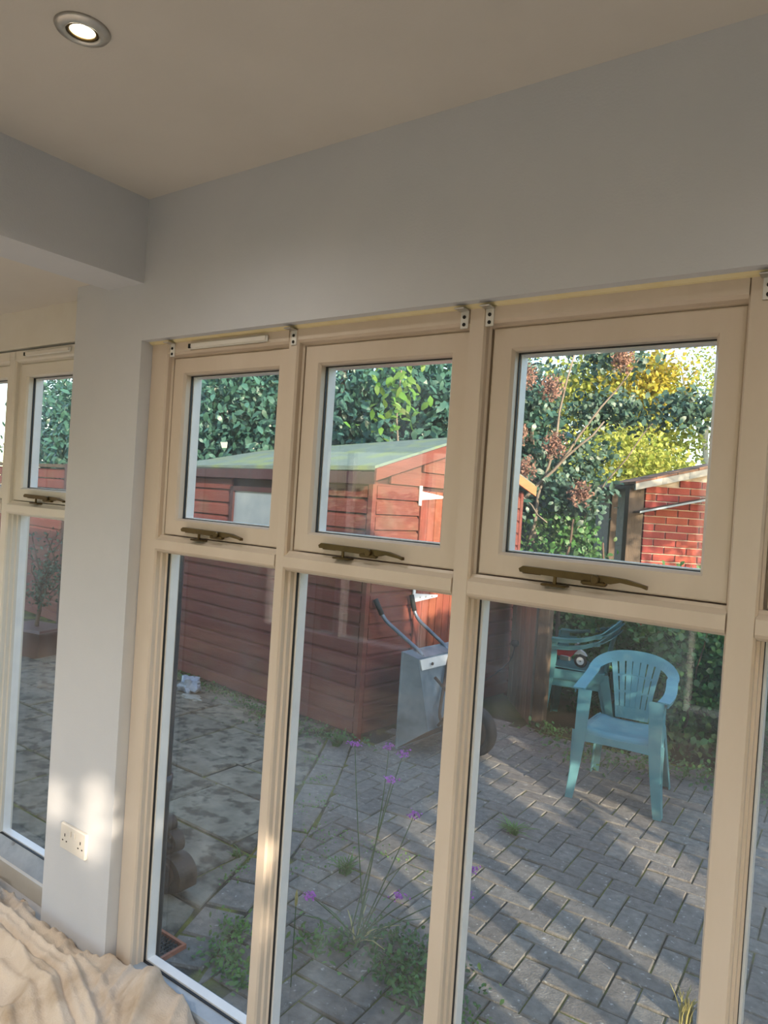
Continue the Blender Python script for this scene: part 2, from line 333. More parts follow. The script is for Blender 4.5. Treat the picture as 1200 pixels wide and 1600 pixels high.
def make_window(n, xa, xb, nxt, Y, dz, label, stay=True, first=None, fm=None, gm=None):
    """xa, xb: clear opening between the members; nxt: right edge of the member that follows"""
    fm = fm or M_frame; gm = gm or M_glass
    root = empty('window_%d' % n, ((xa + xb) / 2, Y, 0)); tag(root, label, 'window', kind='structure')
    if first is not None: P(stile(MB(), first, xa - .010, .02 + dz * 0, ZH + dz, Y), 'jamb', fm, root)
    P(stile(MB(), xb, nxt, .02, ZH + dz, Y), 'mullion', fm, root)
    zt0, zt1, zs, zh = ZT0 + dz, ZT1 + dz, ZS + dz, ZH + dz
    x0, x1 = xa, xb
    P(rail(MB(), x0 - .012, x1 + .001, [(Y + .09, zt0), (Y + .012, zt0), (Y + .002, zt0 + .006), (Y - .002, zt0 + .012), (Y - .002, zt1 - .016), (Y + .012, zt1 - .006), (Y + .016, zt1), (Y + .09, zt1)]), 'transom', fm, root)
    P(rail(MB(), x0 - .012, x1 + .001, [(Y + .09, zs), (Y + .028, zs), (Y + .022, zs + .005), (Y + .008, zs + .007), (Y, zs + .013), (Y, zh), (Y + .09, zh)]), 'head_rail', fm, root)
    P(rail(MB(), x0 - .012, x1 + .001, [(Y + .09, .0), (Y - .004, .0), (Y - .004, .020), (Y, .026), (Y + .045, .028 + dz), (Y + .09, .028 + dz)]), 'bottom_rail', M_ledge, root, label='pale dusty bottom rail with blue skylight painted in')
    # lower fixed pane
    zb = .028 + dz
    sp = P(frame_ring(MB(), x0 - .002, x1 + .001, zb - .002, zt0 + .002, .0075, Y + .053, Y + .083), 'spacer', M_spacer, root, label='white glazing spacer')
    P(frame_ring(MB(), x0 - .002, x1 + .001, zb, zt0, .003, Y + .042, Y + .050), 'gasket', M_gasket, root)
    P(MB().box((x0, Y + .050, zb), (x1, Y + .086, zt0)), 'lower_pane', gm, root)
    # casement
    ya, yb = Y + .022, Y + .088
    s0, s1 = x0 + .002, x1 - .001; z0, z1 = zt1 + .003, zs - .002
    q = .052
    prof = [(0, yb), (0, ya), (.003, ya - .002), (q - .006, ya - .002), (q, ya + .006), (q, yb)]
    cm = MB()
    def mit(pts, side):
        pass
    a = [(s0, z0), (s1, z0), (s1, z1), (s0, z1)]
    vs = []; fs = []
    for ci, (x, z) in enumerate(a):
        dx = 1 if x == s0 else -1; dzv = 1 if z == z0 else -1
        for (o_, y_) in prof: vs.append(Vector((x + dx * o_, y_, z + dzv * o_)))
    m_ = len(prof)
    for ci in range(4):
        cj = (ci + 1) % 4
        for k in range(m_): fs.append((ci * m_ + k, ci * m_ + (k + 1) % m_, cj * m_ + (k + 1) % m_, cj * m_ + k))
    cas = P(MB().add(vs, fs), 'casement', fm, root)
    def sub(mb, name, m, lab=None):
        o = mb.build(name, m, label=lab); o.parent = cas; o.matrix_parent_inverse = (cas.matrix_parent_inverse).inverted() @ Matrix.Identity(4) if False else Matrix.Identity(4)
        return o
    sub(frame_ring(MB(), s0 + q - .001, s1 - q + .001, z0 + q - .001, z1 - q + .001, .003, Y + .046, Y + .053), 'gasket', M_gasket)
    sub(frame_ring(MB(), s0 + q - .003, s1 - q + .003, z0 + q - .003, z1 - q + .003, .007, Y + .055, Y + .085), 'spacer', M_spacer)
    sub(MB().box((s0 + q, Y + .053, z0 + q), (s1 - q, Y + .087, z1 - q)), 'upper_pane', gm)
    if stay:
        k = (xb - xa) / .55
        lst = make_stay(root, xa + .115 * k, xa + .40 * k, zt1 + .014, ya, [])
        for o, lb in lst:
            o.parent = cas; o['label'] = lb
    return root
Yf = .04
mull = [(-1.366, -1.330), (-.812, -.768), (-.238, -.186), (.345, .395), (.93, .98), (1.515, 1.565), (2.10, 2.15), (2.685, 2.725)]
desc = ['cream window nearest the pillar, its casement over a tall pane', 'middle cream window of the three full ones, shed corner and wheelbarrow behind it',
        'widest cream window at the right, turquoise chair behind it', 'cream window cut off by the right edge of the photo']
x_prev = -1.862 - .006
for i, (a, b) in enumerate(mull):
    make_window(i + 1, x_prev, a, b, Yf, 0, desc[i] if i < 4 else 'cream window further right along the row, number %s out of view' % ['one', 'two', 'three', 'four'][i - 4],
                first=-1.957 if i == 0 else None, gm=M_glass2 if i % 2 else M_glass)
    x_prev = b + .010
# left room row, its frame 6 cm further out
lx = [-6.36, -5.83, -5.26, -4.69, -4.12, -3.55, -2.98, -2.38]
for i in range(len(lx) - 1):
    make_window(9 + i, lx[i] + .055, lx[i + 1], lx[i + 1] + (.05 if i < len(lx) - 2 else .045), .11, .055,
                'pale window seen past the pillar on its left' if i == len(lx) - 2 else ('narrow sliver of window at the left edge of the photo' if i == len(lx) - 3 else 'pale window further along the left room, %s from its end wall' % ['first', 'second', 'third', 'fourth', 'fifth'][i]),
                first=lx[i] if i == 0 else None, fm=M_frame2)

# outer sill, ledge
w = MB(); w.box((-1.957, .128, -.14), (2.725, .19, -.075)); st('trim_3', w, M_sill, 'dark maroon sill outside the window row', 'sill')
w = MB(); w.box((-6.8, .20, -.14), (-2.33, .27, -.06)); st('trim_4', w, M_sill, 'dark maroon sill outside the left window', 'sill')
w = MB(); w.box((-1.957, .04, -.15), (2.725, .13, .0)).box((-6.8, .10, -.15), (-2.33, .2, .03)); st('trim_5', w, M_frame2, 'painted base strip under the window rails', 'base')

# trickle vents
def vent(x0, x1, z, Y, label):
    root = empty('trickle_vent', ((x0 + x1) / 2, Y, z - .011), label, 'vent', 'trickle vents above the casements')
    P(MB().box((x0, Y - .009, z - .010), (x1, Y, z + .010), bev=.003), 'vent_body', M_brkt, root)
    P(MB().box((x0 + .012, Y - .012, z - .006), (x1 - .004, Y - .009, z + .006)), 'slide', M_plast, root)
    P(MB().box((x0 + .002, Y - .013, z - .007), (x0 + .011, Y - .009, z + .006)), 'end_opening', M_dark, root, label='dark opening at the end of the vent')
    return root
vent(-1.768, -1.440, 1.980, .040, 'long white trickle vent above the casement next to the pillar')
vent(-2.85, -2.53, 2.040, .109, 'white trickle vent above the window beyond the pillar')

# little angle brackets
def bracket(x, label):
    z = 1.996; Y = .04
    root = empty('angle_bracket', (x, Y, z - .05), label, 'bracket', 'white angle brackets on the window head')
    P(MB().box((x - .010, Y - .003, z - .042), (x + .010, Y, z), bev=.0012), 'upright_plate', M_brkt, root)
    P(MB().box((x - .014, Y - .030, z - .003), (x + .012, Y, z), bev=.0012), 'top_plate', M_steel, root)
    h = MB()
    for dz in (-.016, -.033): h.lathe([(.0042, 0), (.0042, .0016), (.002, .002)], 10, Matrix.Translation((x, Y - .003, z + dz)) @ Matrix.Rotation(R(90), 4, 'X'))
    P(h, 'screw', M_dark, root)
bracket(-1.852, 'small white angle bracket at the window head nearest the pillar')
bracket(-1.345, 'small white angle bracket over the first mullion from the pillar')
bracket(-.822, 'small white angle bracket just left of the second mullion')
bracket(-.758, 'small white angle bracket just right of the second mullion')
bracket(-.205, 'small white angle bracket cut by the right edge of the photo')

# socket
sx, sz = -2.150, .358
sk = empty('double_socket', (sx, 0, sz - .043), 'white double wall socket low on the pillar', 'socket')
P(MB().box((sx - .073, -.012, sz - .043), (sx + .073, 0, sz + .043), bev=.003), 'faceplate', M_plast, sk)
for s in (-1, 1):
    P(MB().box((sx + s * .012 - .004, -.017, sz + .012), (sx + s * .012 + .004, -.012, sz + .030), bev=.001), 'switch', M_plast, sk)
    h = MB()
    h.box((sx + s * .045 - .002, -.0128, sz + .002), (sx + s * .045 + .002, -.0118, sz + .012))
    for d in (-1, 1): h.box((sx + s * .045 + d * .011 - .003, -.0128, sz - .014), (sx + s * .045 + d * .011 + .003, -.0118, sz - .010))
    P(h, 'pin_holes', M_dark, sk)

# ceiling spotlights
M_bulb = emis('bulb_glow', '#fff0d0', 14)
def spot(x, y, label, z=CEIL, w=1.0):
    root = empty('ceiling_spotlight', (x, y, z - .012), label, 'spotlight', 'recessed ceiling spotlights')
    def pt(mb, nm, m, **k): 
        o = mb.build(nm, m, **k); o.parent = root; return o
    pt(MB().lathe([(.031, .010), (.0305, .004), (.036, .001), (.050, .006), (.053, .0115), (.048, .012)], 40, None, True), 'trim_ring', M_steel, smooth=True)
    pt(MB().lathe([(.024, .012), (.024, .006), (.028, .004), (.031, .008), (.031, .012)], 32, None, True), 'lamp_holder', M_bronze, smooth=True)
    pt(MB().lathe([(.001, .002), (.015, .004), (.0245, .009), (.0245, .012)], 28), 'bulb', M_bulb, smooth=True)
    ld_ = bpy.data.lights.new('spot_lamp', 'SPOT'); ld_.energy = LAMP_W * w; ld_.spot_size = R(150); ld_.spot_blend = 1.0; ld_.color = (1, .94, .88); ld_.shadow_soft_size = .025
    lo = bpy.data.objects.new('spot_lamp', ld_); C.objects.link(lo); lo.parent = root; lo.location = (0, 0, -.004)
    return root
spot(-1.371, -.596, 'round recessed ceiling spotlight, lit', w=.5)
for x, y, wd_ in ((.2, -.6, 'near the front windows'), (1.8, -.6, 'in the front right corner'), (-1.371, -2.3, 'in the rear left corner'), (.2, -2.3, 'in the middle of the rear'), (1.8, -2.3, 'in the rear right corner')):
    spot(x, y, 'unseen ceiling spotlight added %s' % wd_, w=.35 if y > -1 else (6.5 if x < 0 else 4))  # unseen spots; the rear ones boosted to brighten the room
spot(-3.6, -1.5, 'unseen spotlight added in the left room near the beam', 2.215, 3); spot(-5.4, -1.5, 'unseen spotlight added in the left room near its end wall', 2.215, 3)  # unseen spots added to brighten the left room

# ------------------------------------------------------------------ dust sheet
def cloth():
    nx, ny = 420, 260
    x0, x1, y0, y1 = -3.3, -1.32, -1.15, .035
    vs = []
    rope = [(-2.75, -.03), (-2.45, -.13), (-2.15, -.15), (-1.92, -.17), (-1.72, -.24), (-1.5, -.42), (-1.4, -.7)]
    def seg(px, py, pts):
        best = 9; side = 0; tt = 0
        for i in range(len(pts) - 1):
            ax, ay = pts[i]; bx, by = pts[i + 1]; dx, dy = bx - ax, by - ay; L2 = dx * dx + dy * dy
            t = max(0, min(1, ((px - ax) * dx + (py - ay) * dy) / L2)); d = math.hypot(px - ax - t * dx, py - ay - t * dy)
            if d < best: best = d; side = dx * (py - ay) - dy * (px - ax); tt = i + t
        return best, (1 if side > 0 else -1), tt
    for j in range(ny + 1):
        for i in range(nx + 1):
            x = x0 + (x1 - x0) * i / nx; y = y0 + (y1 - y0) * j / ny
            d, sd_, t = seg(x, y, rope)
            dd = d * sd_
            tw = .5 + .5 * noise.noise(Vector((t * 1.2, 0, 5)))
            h = .055 * math.exp(-(d / .07) ** 2) * (.85 + .2 * tw)
            wv = .02 * noise.noise(Vector((t * 1.3, 0, 2)))
            h += .018 * math.exp(-((dd - .045 - wv) / .010) ** 2) + .019 * math.exp(-((dd + .035 + wv) / .012) ** 2) + .014 * math.exp(-((dd + .085 - wv) / .016) ** 2) + .010 * math.exp(-((dd - .10 + wv) / .013) ** 2) - .016 * math.exp(-((dd - wv) / .009) ** 2) + .015 * math.exp(-((dd + .15 + 2 * wv) / .014) ** 2)
            # folds fanning out of the rope towards the room
            n1 = noise.noise(Vector((x * 4.0 + y * 1.8, y * 1.0, 1.3))); n2 = noise.noise(Vector((x * 9 + y * 4.5 + n1 * 1.2, y * 1.3, 4.1)))
            n3 = noise.noise(Vector((x * 15 + y * 7 + n2, y * 6, 7.7)))
            fan = (1 - abs(n1)) ** 5 * .030 + (1 - abs(n2)) ** 7 * .017 + (1 - abs(n3)) ** 6 * .003
            h += fan * (.35 + .65 * min(1, d / .12))
            h += .020 + .02 * noise.noise(Vector((x * 2, y * 2, 9)))
            # smooth billow by the ledge, right of the pillar
            e = math.exp(-(((x + 1.68) / .20) ** 2 + ((y + .03) / .13) ** 2)); h += .055 * e
            # sheet edge: runs off to the right and along the wall
            ex = -1.42 - .06 * noise.noise(Vector((0, y * 4, 0))) - max(0, y + .1) * .9
            k = max(0, min(1, (ex - x) / .05)); k = k * k * (3 - 2 * k)
            ky = max(0, min(1, (.036 - y + (0.0 if x > -1.95 else -.038)) / .03)); ky = ky * (2 - ky)
            if x < -2.36: ky = max(0, min(1, (.10 - y) / .03))
            z = max(.004, h * k * (.35 + .65 * ky))
            yy = y
            if x < -1.957 and y > -.004: yy = -.004
            vs.append((x, yy, z))
    keep = []
    W = nx + 1
    for j in range(ny):
        for i in range(nx):
            q = (j * W + i, j * W + i + 1, (j + 1) * W + i + 1, (j + 1) * W + i)
            if max(vs[a][2] for a in q) > .006: keep.append(q)
    used = sorted({a for q in keep for a in q}); ix = {a: i for i, a in enumerate(used)}
    o = mesh_obj('dust_sheet', [vs[a] for a in used], [tuple(ix[a] for a in q) for q in keep], M_cloth, smooth=True)
    md = o.modifiers.new('solid', 'SOLIDIFY'); md.thickness = .0015; md.offset = 1
    tag(o, 'crumpled cream cotton dust sheet twisted along the floor by the pillar', 'dust sheet')
cloth()

# ------------------------------------------------------------------ ground and paving
w = MB(); w.box((-40, -30, G - .25), (40, 60, G - .045)); st('ground', w, M_soil, 'bare garden soil and rough grass around the patio', 'ground')
pave = MB().box((-9.5, .26, G - .20), (2.6, 3.95, G - .007)).build('patio', M_bed); tag(pave, 'patio bed with mossy joints between the paving', 'patio', kind='structure')
EDGE = [(-3.45, 3.05), (-2.92, 2.14), (-2.62, 1.60), (-2.37, 1.05), (-2.14, .44), (-2.06, .27)]
def edge_x(y):
    for (ax, ay), (bx, by) in zip(EDGE[:-1], EDGE[1:]):
        if by <= y <= ay: return ax + (bx - ax) * (ay - y) / (ay - by)
    return EDGE[0][0] if y > EDGE[0][1] else EDGE[-1][0]
def clip(poly, a, b, keep_left=True):           # clip convex polygon by line a->b
    out = []; n = len(poly)
    def s(p): return ((b[0] - a[0]) * (p[1] - a[1]) - (b[1] - a[1]) * (p[0] - a[0])) * (1 if keep_left else -1)
    for i in range(n):
        p, q = poly[i], poly[(i + 1) % n]; sp, sq = s(p), s(q)
        if sp >= 0: out.append(p)
        if (sp >= 0) != (sq >= 0):
            t = sp / (sp - sq); out.append((p[0] + (q[0] - p[0]) * t, p[1] + (q[1] - p[1]) * t))
    return out
def paver(mb, poly, z0, z1, bev=.006, tilt=(0, 0)):
    n = len(poly); cx = sum(p[0] for p in poly) / n; cy = sum(p[1] for p in poly) / n; vs = []
    for z, sh in ((z0, 0), (z1 - bev, 0), (z1, bev)):
        for x, y in poly:
            d = math.hypot(x - cx, y - cy) or 1; k = 1 - sh * 1.3 / d
            vs.append((cx + (x - cx) * k, cy + (y - cy) * k, z + (tilt[0] * (x - cx) + tilt[1] * (y - cy) if z > z0 else 0)))
    fs = [tuple(range(2 * n, 3 * n))] + [(k * n + i, k * n + (i + 1) % n, (k + 1) * n + (i + 1) % n, (k + 1) * n + i) for k in range(2) for i in range(n)]
    mb.add(vs, fs)
pitch = .1035; rot = R(2.0); org = (-.967, 1.94)
def shed_side(x, y): return False
blocks = []
SETT_W = .20
for i in range(-26, 36):
    for j in range(-20, 26):
        c = (i + j) % 4
        if c not in (0, 2): continue
        wdt, hgt = (2, 1) if c == 0 else (1, 2)
        g = .0032
        q = [(i * pitch + g, j * pitch + g), ((i + wdt) * pitch - g, j * pitch + g), ((i + wdt) * pitch - g, (j + hgt) * pitch - g), (i * pitch + g, (j + hgt) * pitch - g)]
        q = [(org[0] + x * math.cos(rot) - y * math.sin(rot), org[1] + x * math.sin(rot) + y * math.cos(rot)) for x, y in q]
        cy = sum(p[1] for p in q) / 4; cx = sum(p[0] for p in q) / 4
        if cy < .30 or cy > 3.92 or cx > 2.5: continue
        # clip against the slanting edge (offset by the sett course)
        ok = True
        for (ax, ay), (bx, by) in zip(EDGE[:-1], EDGE[1:]):
            if by - .15 <= cy <= ay + .15:
                L = math.hypot(bx - ax, by - ay); nx_, ny_ = -(by - ay) / L, (bx - ax) / L
                o_ = SETT_W
                q = clip(q, (ax + nx_ * o_, ay + ny_ * o_), (bx + nx_ * o_, by + ny_ * o_))
                if len(q) < 3: ok = False; break
        if not ok: continue
        if cx < -2.9 and cy > 2.6: continue
        ar = abs(sum(q[a][0] * q[(a + 1) % len(q)][1] - q[(a + 1) % len(q)][0] * q[a][1] for a in range(len(q)))) / 2
        if ar < .0012: continue
        cl = []
        for p in q:
            if not cl or math.hypot(p[0] - cl[-1][0], p[1] - cl[-1][1]) > .002: cl.append(p)
        q = cl
        # seen size: nearer is larger; must be inside the view wedge
        dx, dy = cx, cy + 1.393; dep = dx * f_.x + dy * f_.y; lat = dx * r_.x + dy * r_.y
        px = 600 + 1124 * (lat * 1.0 + .066 * -1.7) / dep; py = 800 + 1124 * (1.70 + .0 * lat + .06 * lat) / dep
        vis = 180 < px < 1230 and py < 1680
        blocks.append((0 if vis else 1, dep, q))
blocks.sort(key=lambda b: (b[0], b[1]))
rest = MB(); cnt = 0
for vis, dep, q in blocks:
    z1 = G + rnd.uniform(-.003, .003); tl = (rnd.uniform(-.02, .02), rnd.uniform(-.02, .02))
    if vis == 0 and cnt < 300:
        m_ = MB(); paver(m_, q, G - .05, z1, .005, tl); o = m_.build('paving_block', M_block); o.parent = pave; cnt += 1
    else: paver(rest, q, G - .05, z1, .005, tl)
o = rest.build('paving_blocks', M_block, pave, kind='stuff')
# sett course along the slanting edge
dist = 0; pts = []
for (ax, ay), (bx, by) in zip(EDGE[:-1], EDGE[1:]):
    L = math.hypot(bx - ax, by - ay); n_ = max(1, round(L / .25)); nx_, ny_ = -(by - ay) / L, (bx - ax) / L
    for k in range(n_):
        g = .010
        t0 = (k * L / n_ + g) / L; t1 = ((k + 1) * L / n_ - g) / L
        a0 = (ax + (bx - ax) * t0, ay + (by - ay) * t0); a1 = (ax + (bx - ax) * t1, ay + (by - ay) * t1)
        q = [(a0[0] + nx_ * .015, a0[1] + ny_ * .015), (a1[0] + nx_ * .015, a1[1] + ny_ * .015), (a1[0] + nx_ * (SETT_W - .01), a1[1] + ny_ * (SETT_W - .01)), (a0[0] + nx_ * (SETT_W - .01), a0[1] + ny_ * (SETT_W - .01))]
        q = [(x + rnd.uniform(-.006, .006), y + rnd.uniform(-.006, .006)) for x, y in q]
        m_ = MB(); paver(m_, q, G - .05, G + rnd.uniform(-.002, .006), .007, (rnd.uniform(-.02, .02), rnd.uniform(-.02, .02)))
        o = m_.build('edging_sett', M_block); o.parent = pave
# flagstones
xs_rows = []
y = .28; row = 0
ROWS = [.28, .60, 1.055, 1.51, 1.80, 2.28, 2.60, 3.0]
for ya, yb in zip(ROWS[:-1], ROWS[1:]):
    x = -1.7 - rnd.uniform(0, .3); 
    while x > -9.3:
        L = rnd.choice([.45, .60, .60, .75]); x2 = x - L; g = .008
        q = [(x2 + g, ya + g), (x - g, ya + g), (x - g, yb - g), (x2 + g, yb - g)]
        for (ax, ay), (bx, by) in zip(EDGE[:-1], EDGE[1:]):
            if min(ay, by) - .0 <= yb and max(ay, by) >= ya and q:
                q = clip(q, (ax, ay), (bx, by), keep_left=False)
        if q and len(q) > 2:
            ar = abs(sum(q[a][0] * q[(a + 1) % len(q)][1] - q[(a + 1) % len(q)][0] * q[a][1] for a in range(len(q)))) / 2
            if ar > .01:
                m_ = MB(); paver(m_, q, G - .05, G + rnd.uniform(-.002, .008), .007, (rnd.uniform(-.006, .006), rnd.uniform(-.006, .006)))
                o = m_.build('flagstone', M_slab); o.parent = pave
        x = x2

# ------------------------------------------------------------------ leaf tools
def leaf_verts(n, cen, size, aspect, droop, up_bias=.3, face=None):
    """n leaves of six vertices and four triangles, numpy arrays"""
    d = npr.normal(size=(n, 3)); d[:, 2] += -droop; d /= np.linalg.norm(d, axis=1)[:, None]
    a = npr.normal(size=(n, 3)); a[:, 2] += up_bias * 3
    if face is not None: a += np.array(face) * 1.6
    nrm = a - (a * d).sum(1)[:, None] * d; nrm /= np.linalg.norm(nrm, axis=1)[:, None]
    s = np.cross(d, nrm); L = (size * npr.uniform(.65, 1.25, n))[:, None]; W = L * aspect / 2
    base = cen - d * L * .5
    v = np.stack([base, base + d * L * .35 + s * W + nrm * W * .25, base + d * L * .75 + s * W * .7 + nrm * W * .2 - nrm * L * .03,
                  cen + d * L * .5 - nrm * L * .10, base + d * L * .75 - s * W * .7 + nrm * W * .2 - nrm * L * .03, base + d * L * .35 - s * W + nrm * W * .25], 1)
    return v.reshape(-1, 3)
def leaves_obj(name, cen, size, aspect, m, root=None, droop=.3, face=None, kind='stuff', up=.3, label=None):
    n = len(cen); v = leaf_verts(n, cen, size, aspect, droop, up, face)
    me = bpy.data.meshes.new(name); me.vertices.add(n * 6); me.vertices.foreach_set('co', v.ravel())
    tri = np.array([[0, 1, 5], [1, 2, 4], [1, 4, 5], [2, 3, 4]]); f = (tri[None] + (np.arange(n) * 6)[:, None, None]).reshape(-1, 3)
    me.loops.add(len(f) * 3); me.loops.foreach_set('vertex_index', f.ravel().astype(np.int32))
    me.polygons.add(len(f)); me.polygons.foreach_set('loop_start', np.arange(0, len(f) * 3, 3, dtype=np.int32)); me.polygons.foreach_set('loop_total', np.full(len(f), 3, dtype=np.int32))
    me.update(calc_edges=True); me.materials.append(m)
    o = bpy.data.objects.new(name, me); C.objects.link(o)
    if root: o.parent = root; o.matrix_parent_inverse = root.matrix_basis.inverted()
    if kind: o['kind'] = kind
    if label: o['label'] = label
    return o
def blob(n, c, r, shell=.55, clump=0, spread=.18):
    """points filling an ellipsoid, denser toward its skin, gathered in clumps"""
    c = np.array(c, float); r = np.array(r, float)
    if clump:
        k = max(1, n // clump); d = npr.normal(size=(k, 3)); d /= np.linalg.norm(d, axis=1)[:, None]
        rad = npr.uniform(shell, 1.0, k)[:, None]; cc = c + d * rad * r
        p = np.repeat(cc, clump, 0) + npr.normal(size=(k * clump, 3)) * spread; return p
    d = npr.normal(size=(n, 3)); d /= np.linalg.norm(d, axis=1)[:, None]
    return c + d * npr.uniform(shell, 1, n)[:, None] * r
def branch(mb, a, b, r0, r1, wob=.12, k=7, n=6, seed=0):
    a = Vector(a); b = Vector(b); L = (b - a).length; rr = random.Random(seed); pts = []; off = Vector((0, 0, 0))
    for i in range(k + 1):
        t = i / k; pts.append(a.lerp(b, t) + off * math.sin(math.pi * min(1, t * 1.2)) if False else a.lerp(b, t) + Vector((rr.uniform(-1, 1), rr.uniform(-1, 1), rr.uniform(-1, 1))) * wob * L / k * (1 if 0 < i < k else 0))
    mb.tube(pts, [r0 + (r1 - r0) * i / k for i in range(k + 1)], n); return pts
def tree(name, label, cat, base, trunks, parts, bark=None, group=None):
    """parts: (part name, points, size, aspect, material, droop, face)"""
    root = empty(name, base, label, cat, group)
    if trunks:
        mb = MB()
        for i, (a, b, r0, r1) in enumerate(trunks): branch(mb, a, b, r0, r1, seed=i * 13 + len(name))
        P(mb, 'branches', bark or M_bark, root, smooth=True)
    for (nm, pts, sz, asp, m, dr, fc) in parts: leaves_obj(nm, pts, sz, asp, m, root, dr, fc)
    return root
TOCAM = (.55, -.75, .35)

# ------------------------------------------------------------------ the red timber shed
Cx, Cy = -3.0116, 2.7162
ldv = Vector((-.994, .111, 0)).normalized(); gdv = Vector((.111, .994, 0)).normalized()
def SP(l, g, z, out=0): return Vector((Cx, Cy, 0)) + ldv * l + gdv * g + Vector((0, 0, z))
shed = empty('garden_shed', (Cx, Cy, G), 'red-brown timber shed with a felted apex roof behind the windows', 'shed')
Msh = Matrix.Translation((Cx, Cy, 0)) @ Matrix(((ldv.x, gdv.x, 0, 0), (ldv.y, gdv.y, 0, 0), (0, 0, 1, 0), (0, 0, 0, 1)))   # local x = along left face, y = along gable
LS, GS, EZ, AZ = 2.40, 2.0, 1.75, 2.07
def bprof(z0, h, t=.016):            # shiplap board section (outward offset, z), outward negative
    return [(0, z0), (-t * 1.25, z0), (-t * 1.15, z0 + h * .76), (-t * .2, z0 + h * .90), (-t * .1, z0 + h), (0, z0 + h)]
BH = .112
P(MB().prism([(.012, G + .02), (LS - .012, G + .02), (LS - .012, EZ - .02), (.012, EZ - .02)], .012, GS - .012, 'y', Msh), 'shed_core', M_sheddark, shed)
# window in the left face
WL0, WL1, WZ0, WZ1 = .98, 1.62, 1.14, 1.60
z = G + .04; k = 0
while z < EZ - .02:
    h = min(BH, EZ - z)
    segs = [(.03, LS - .03)]
    if z + h > WZ0 and z < WZ1: segs = [(.03, WL0), (WL1, LS - .03)]
    for a, b in segs: P(MB().prism(bprof(z, h - .007), a, b, 'x', Msh), 'cladding_board', M_shed, shed)
    z += BH; k += 1
# gable face: outward is local -x
def roofz(g): return AZ - abs(g - 1.0) * .30 - .03
DG0, DG1, DZ1 = .525, 1.335, 1.660
z = G + .04
while z < AZ - .05:
    h = BH
    segs = [(.03, GS - .03)]
    if z < DZ1 - .02: segs = [(.03, DG0 - .01), (DG1 + .01, GS - .03)]
    for a, b in segs:
        # clip by roof
        za = z + h - .003
        lo = a; hi = b
        if za > EZ - .03:
            need = (AZ - .03 - za) / .30
            if need <= .02: continue
            lo = max(a, 1 - need); hi = min(b, 1 + need)
        if hi - lo < .04: continue
        pr = [(-.0, z), (-.020, z), (-.018, z + h * .76), (-.004, z + h * .88), (-.002, z + h - .007), (0, z + h - .007)]
        P(MB().prism(pr, lo, hi, 'y', Msh), 'cladding_board', M_shed, shed)
    z += BH
gb = MB().prism([(0.03, EZ - .05), (GS - .03, EZ - .05), (1.0, AZ - .03)], .012, .03, 'z', Msh @ Matrix(((0, 0, 1, 0), (1, 0, 0, 0), (0, 1, 0, 0), (0, 0, 0, 1))))
P(gb, 'gable_panel', M_shed, shed)
for (l, g) in ((-.022, -.022), (LS - .02, -.022), (-.022, GS - .025)):
    P(MB().box((l, g, G), (l + .042, g + .042, EZ - .02), Msh), 'corner_post', M_shed, shed)
wf = P(frame_ring(MB(), 0, 1, 0, 1, .1, 0, 1) if False else MB().box((WL0, -.03, WZ0), (WL0 + .04, 0, WZ1), Msh).box((WL1 - .04, -.03, WZ0), (WL1, 0, WZ1), Msh).box((WL0, -.03, WZ0), (WL1, 0, WZ0 + .04), Msh).box((WL0, -.03, WZ1 - .04), (WL1, 0, WZ1), Msh), 'window', M_sheddark, shed)
pn = MB().box((WL0 + .035, -.012, WZ0 + .035), (WL1 - .035, -.006, WZ1 - .035), Msh).build('pane', M_shedglass); pn.parent = wf
# roof: two felted slopes, ridge sagging a little to the left
OV = .09
for sgn, nm in ((-1, 'roof_slope'), (1, 'roof_slope')):
    g0 = 1.0; g1 = -OV if sgn < 0 else GS + OV
    ze = AZ - (1.0 + OV) * .30
    vs = []
    for l, sag in ((-OV, 0), (LS + .08, .12)):
        vs += [(l, g0, AZ + .05 - sag), (l, g1, ze + .05 - sag * .3), (l, g1, ze + .02 - sag * .3), (l, g0, AZ + .02 - sag)]
    P(MB().add([Msh @ Vector(v) for v in vs], [(0, 1, 2, 3), (7, 6, 5, 4), (0, 4, 5, 1), (1, 5, 6, 2), (2, 6, 7, 3), (3, 7, 4, 0)]), nm, M_felt, shed)
    zb = ze - .07
    P(MB().add([Msh @ Vector(v) for v in [(-OV - .018, g0, AZ + .03), (-OV - .018, g1, ze + .03), (-OV - .018, g1, ze - .055), (-OV - .018, g0, AZ - .055), (-OV, g0, AZ + .03), (-OV, g1, ze + .03), (-OV, g1, ze - .055), (-OV, g0, AZ - .055)]], [(0, 1, 2, 3), (7, 6, 5, 4), (0, 4, 5, 1), (1, 5, 6, 2), (2, 6, 7, 3), (3, 7, 4, 0)]), 'bargeboard', M_shed if sgn < 0 else M_barge, shed, label='orange-brown bargeboard' if sgn > 0 else None)
P(MB().box((-OV, -OV - .0, 1.665), (LS + .08, -OV + .018, 1.75), Msh), 'fascia', M_sheddark, shed)
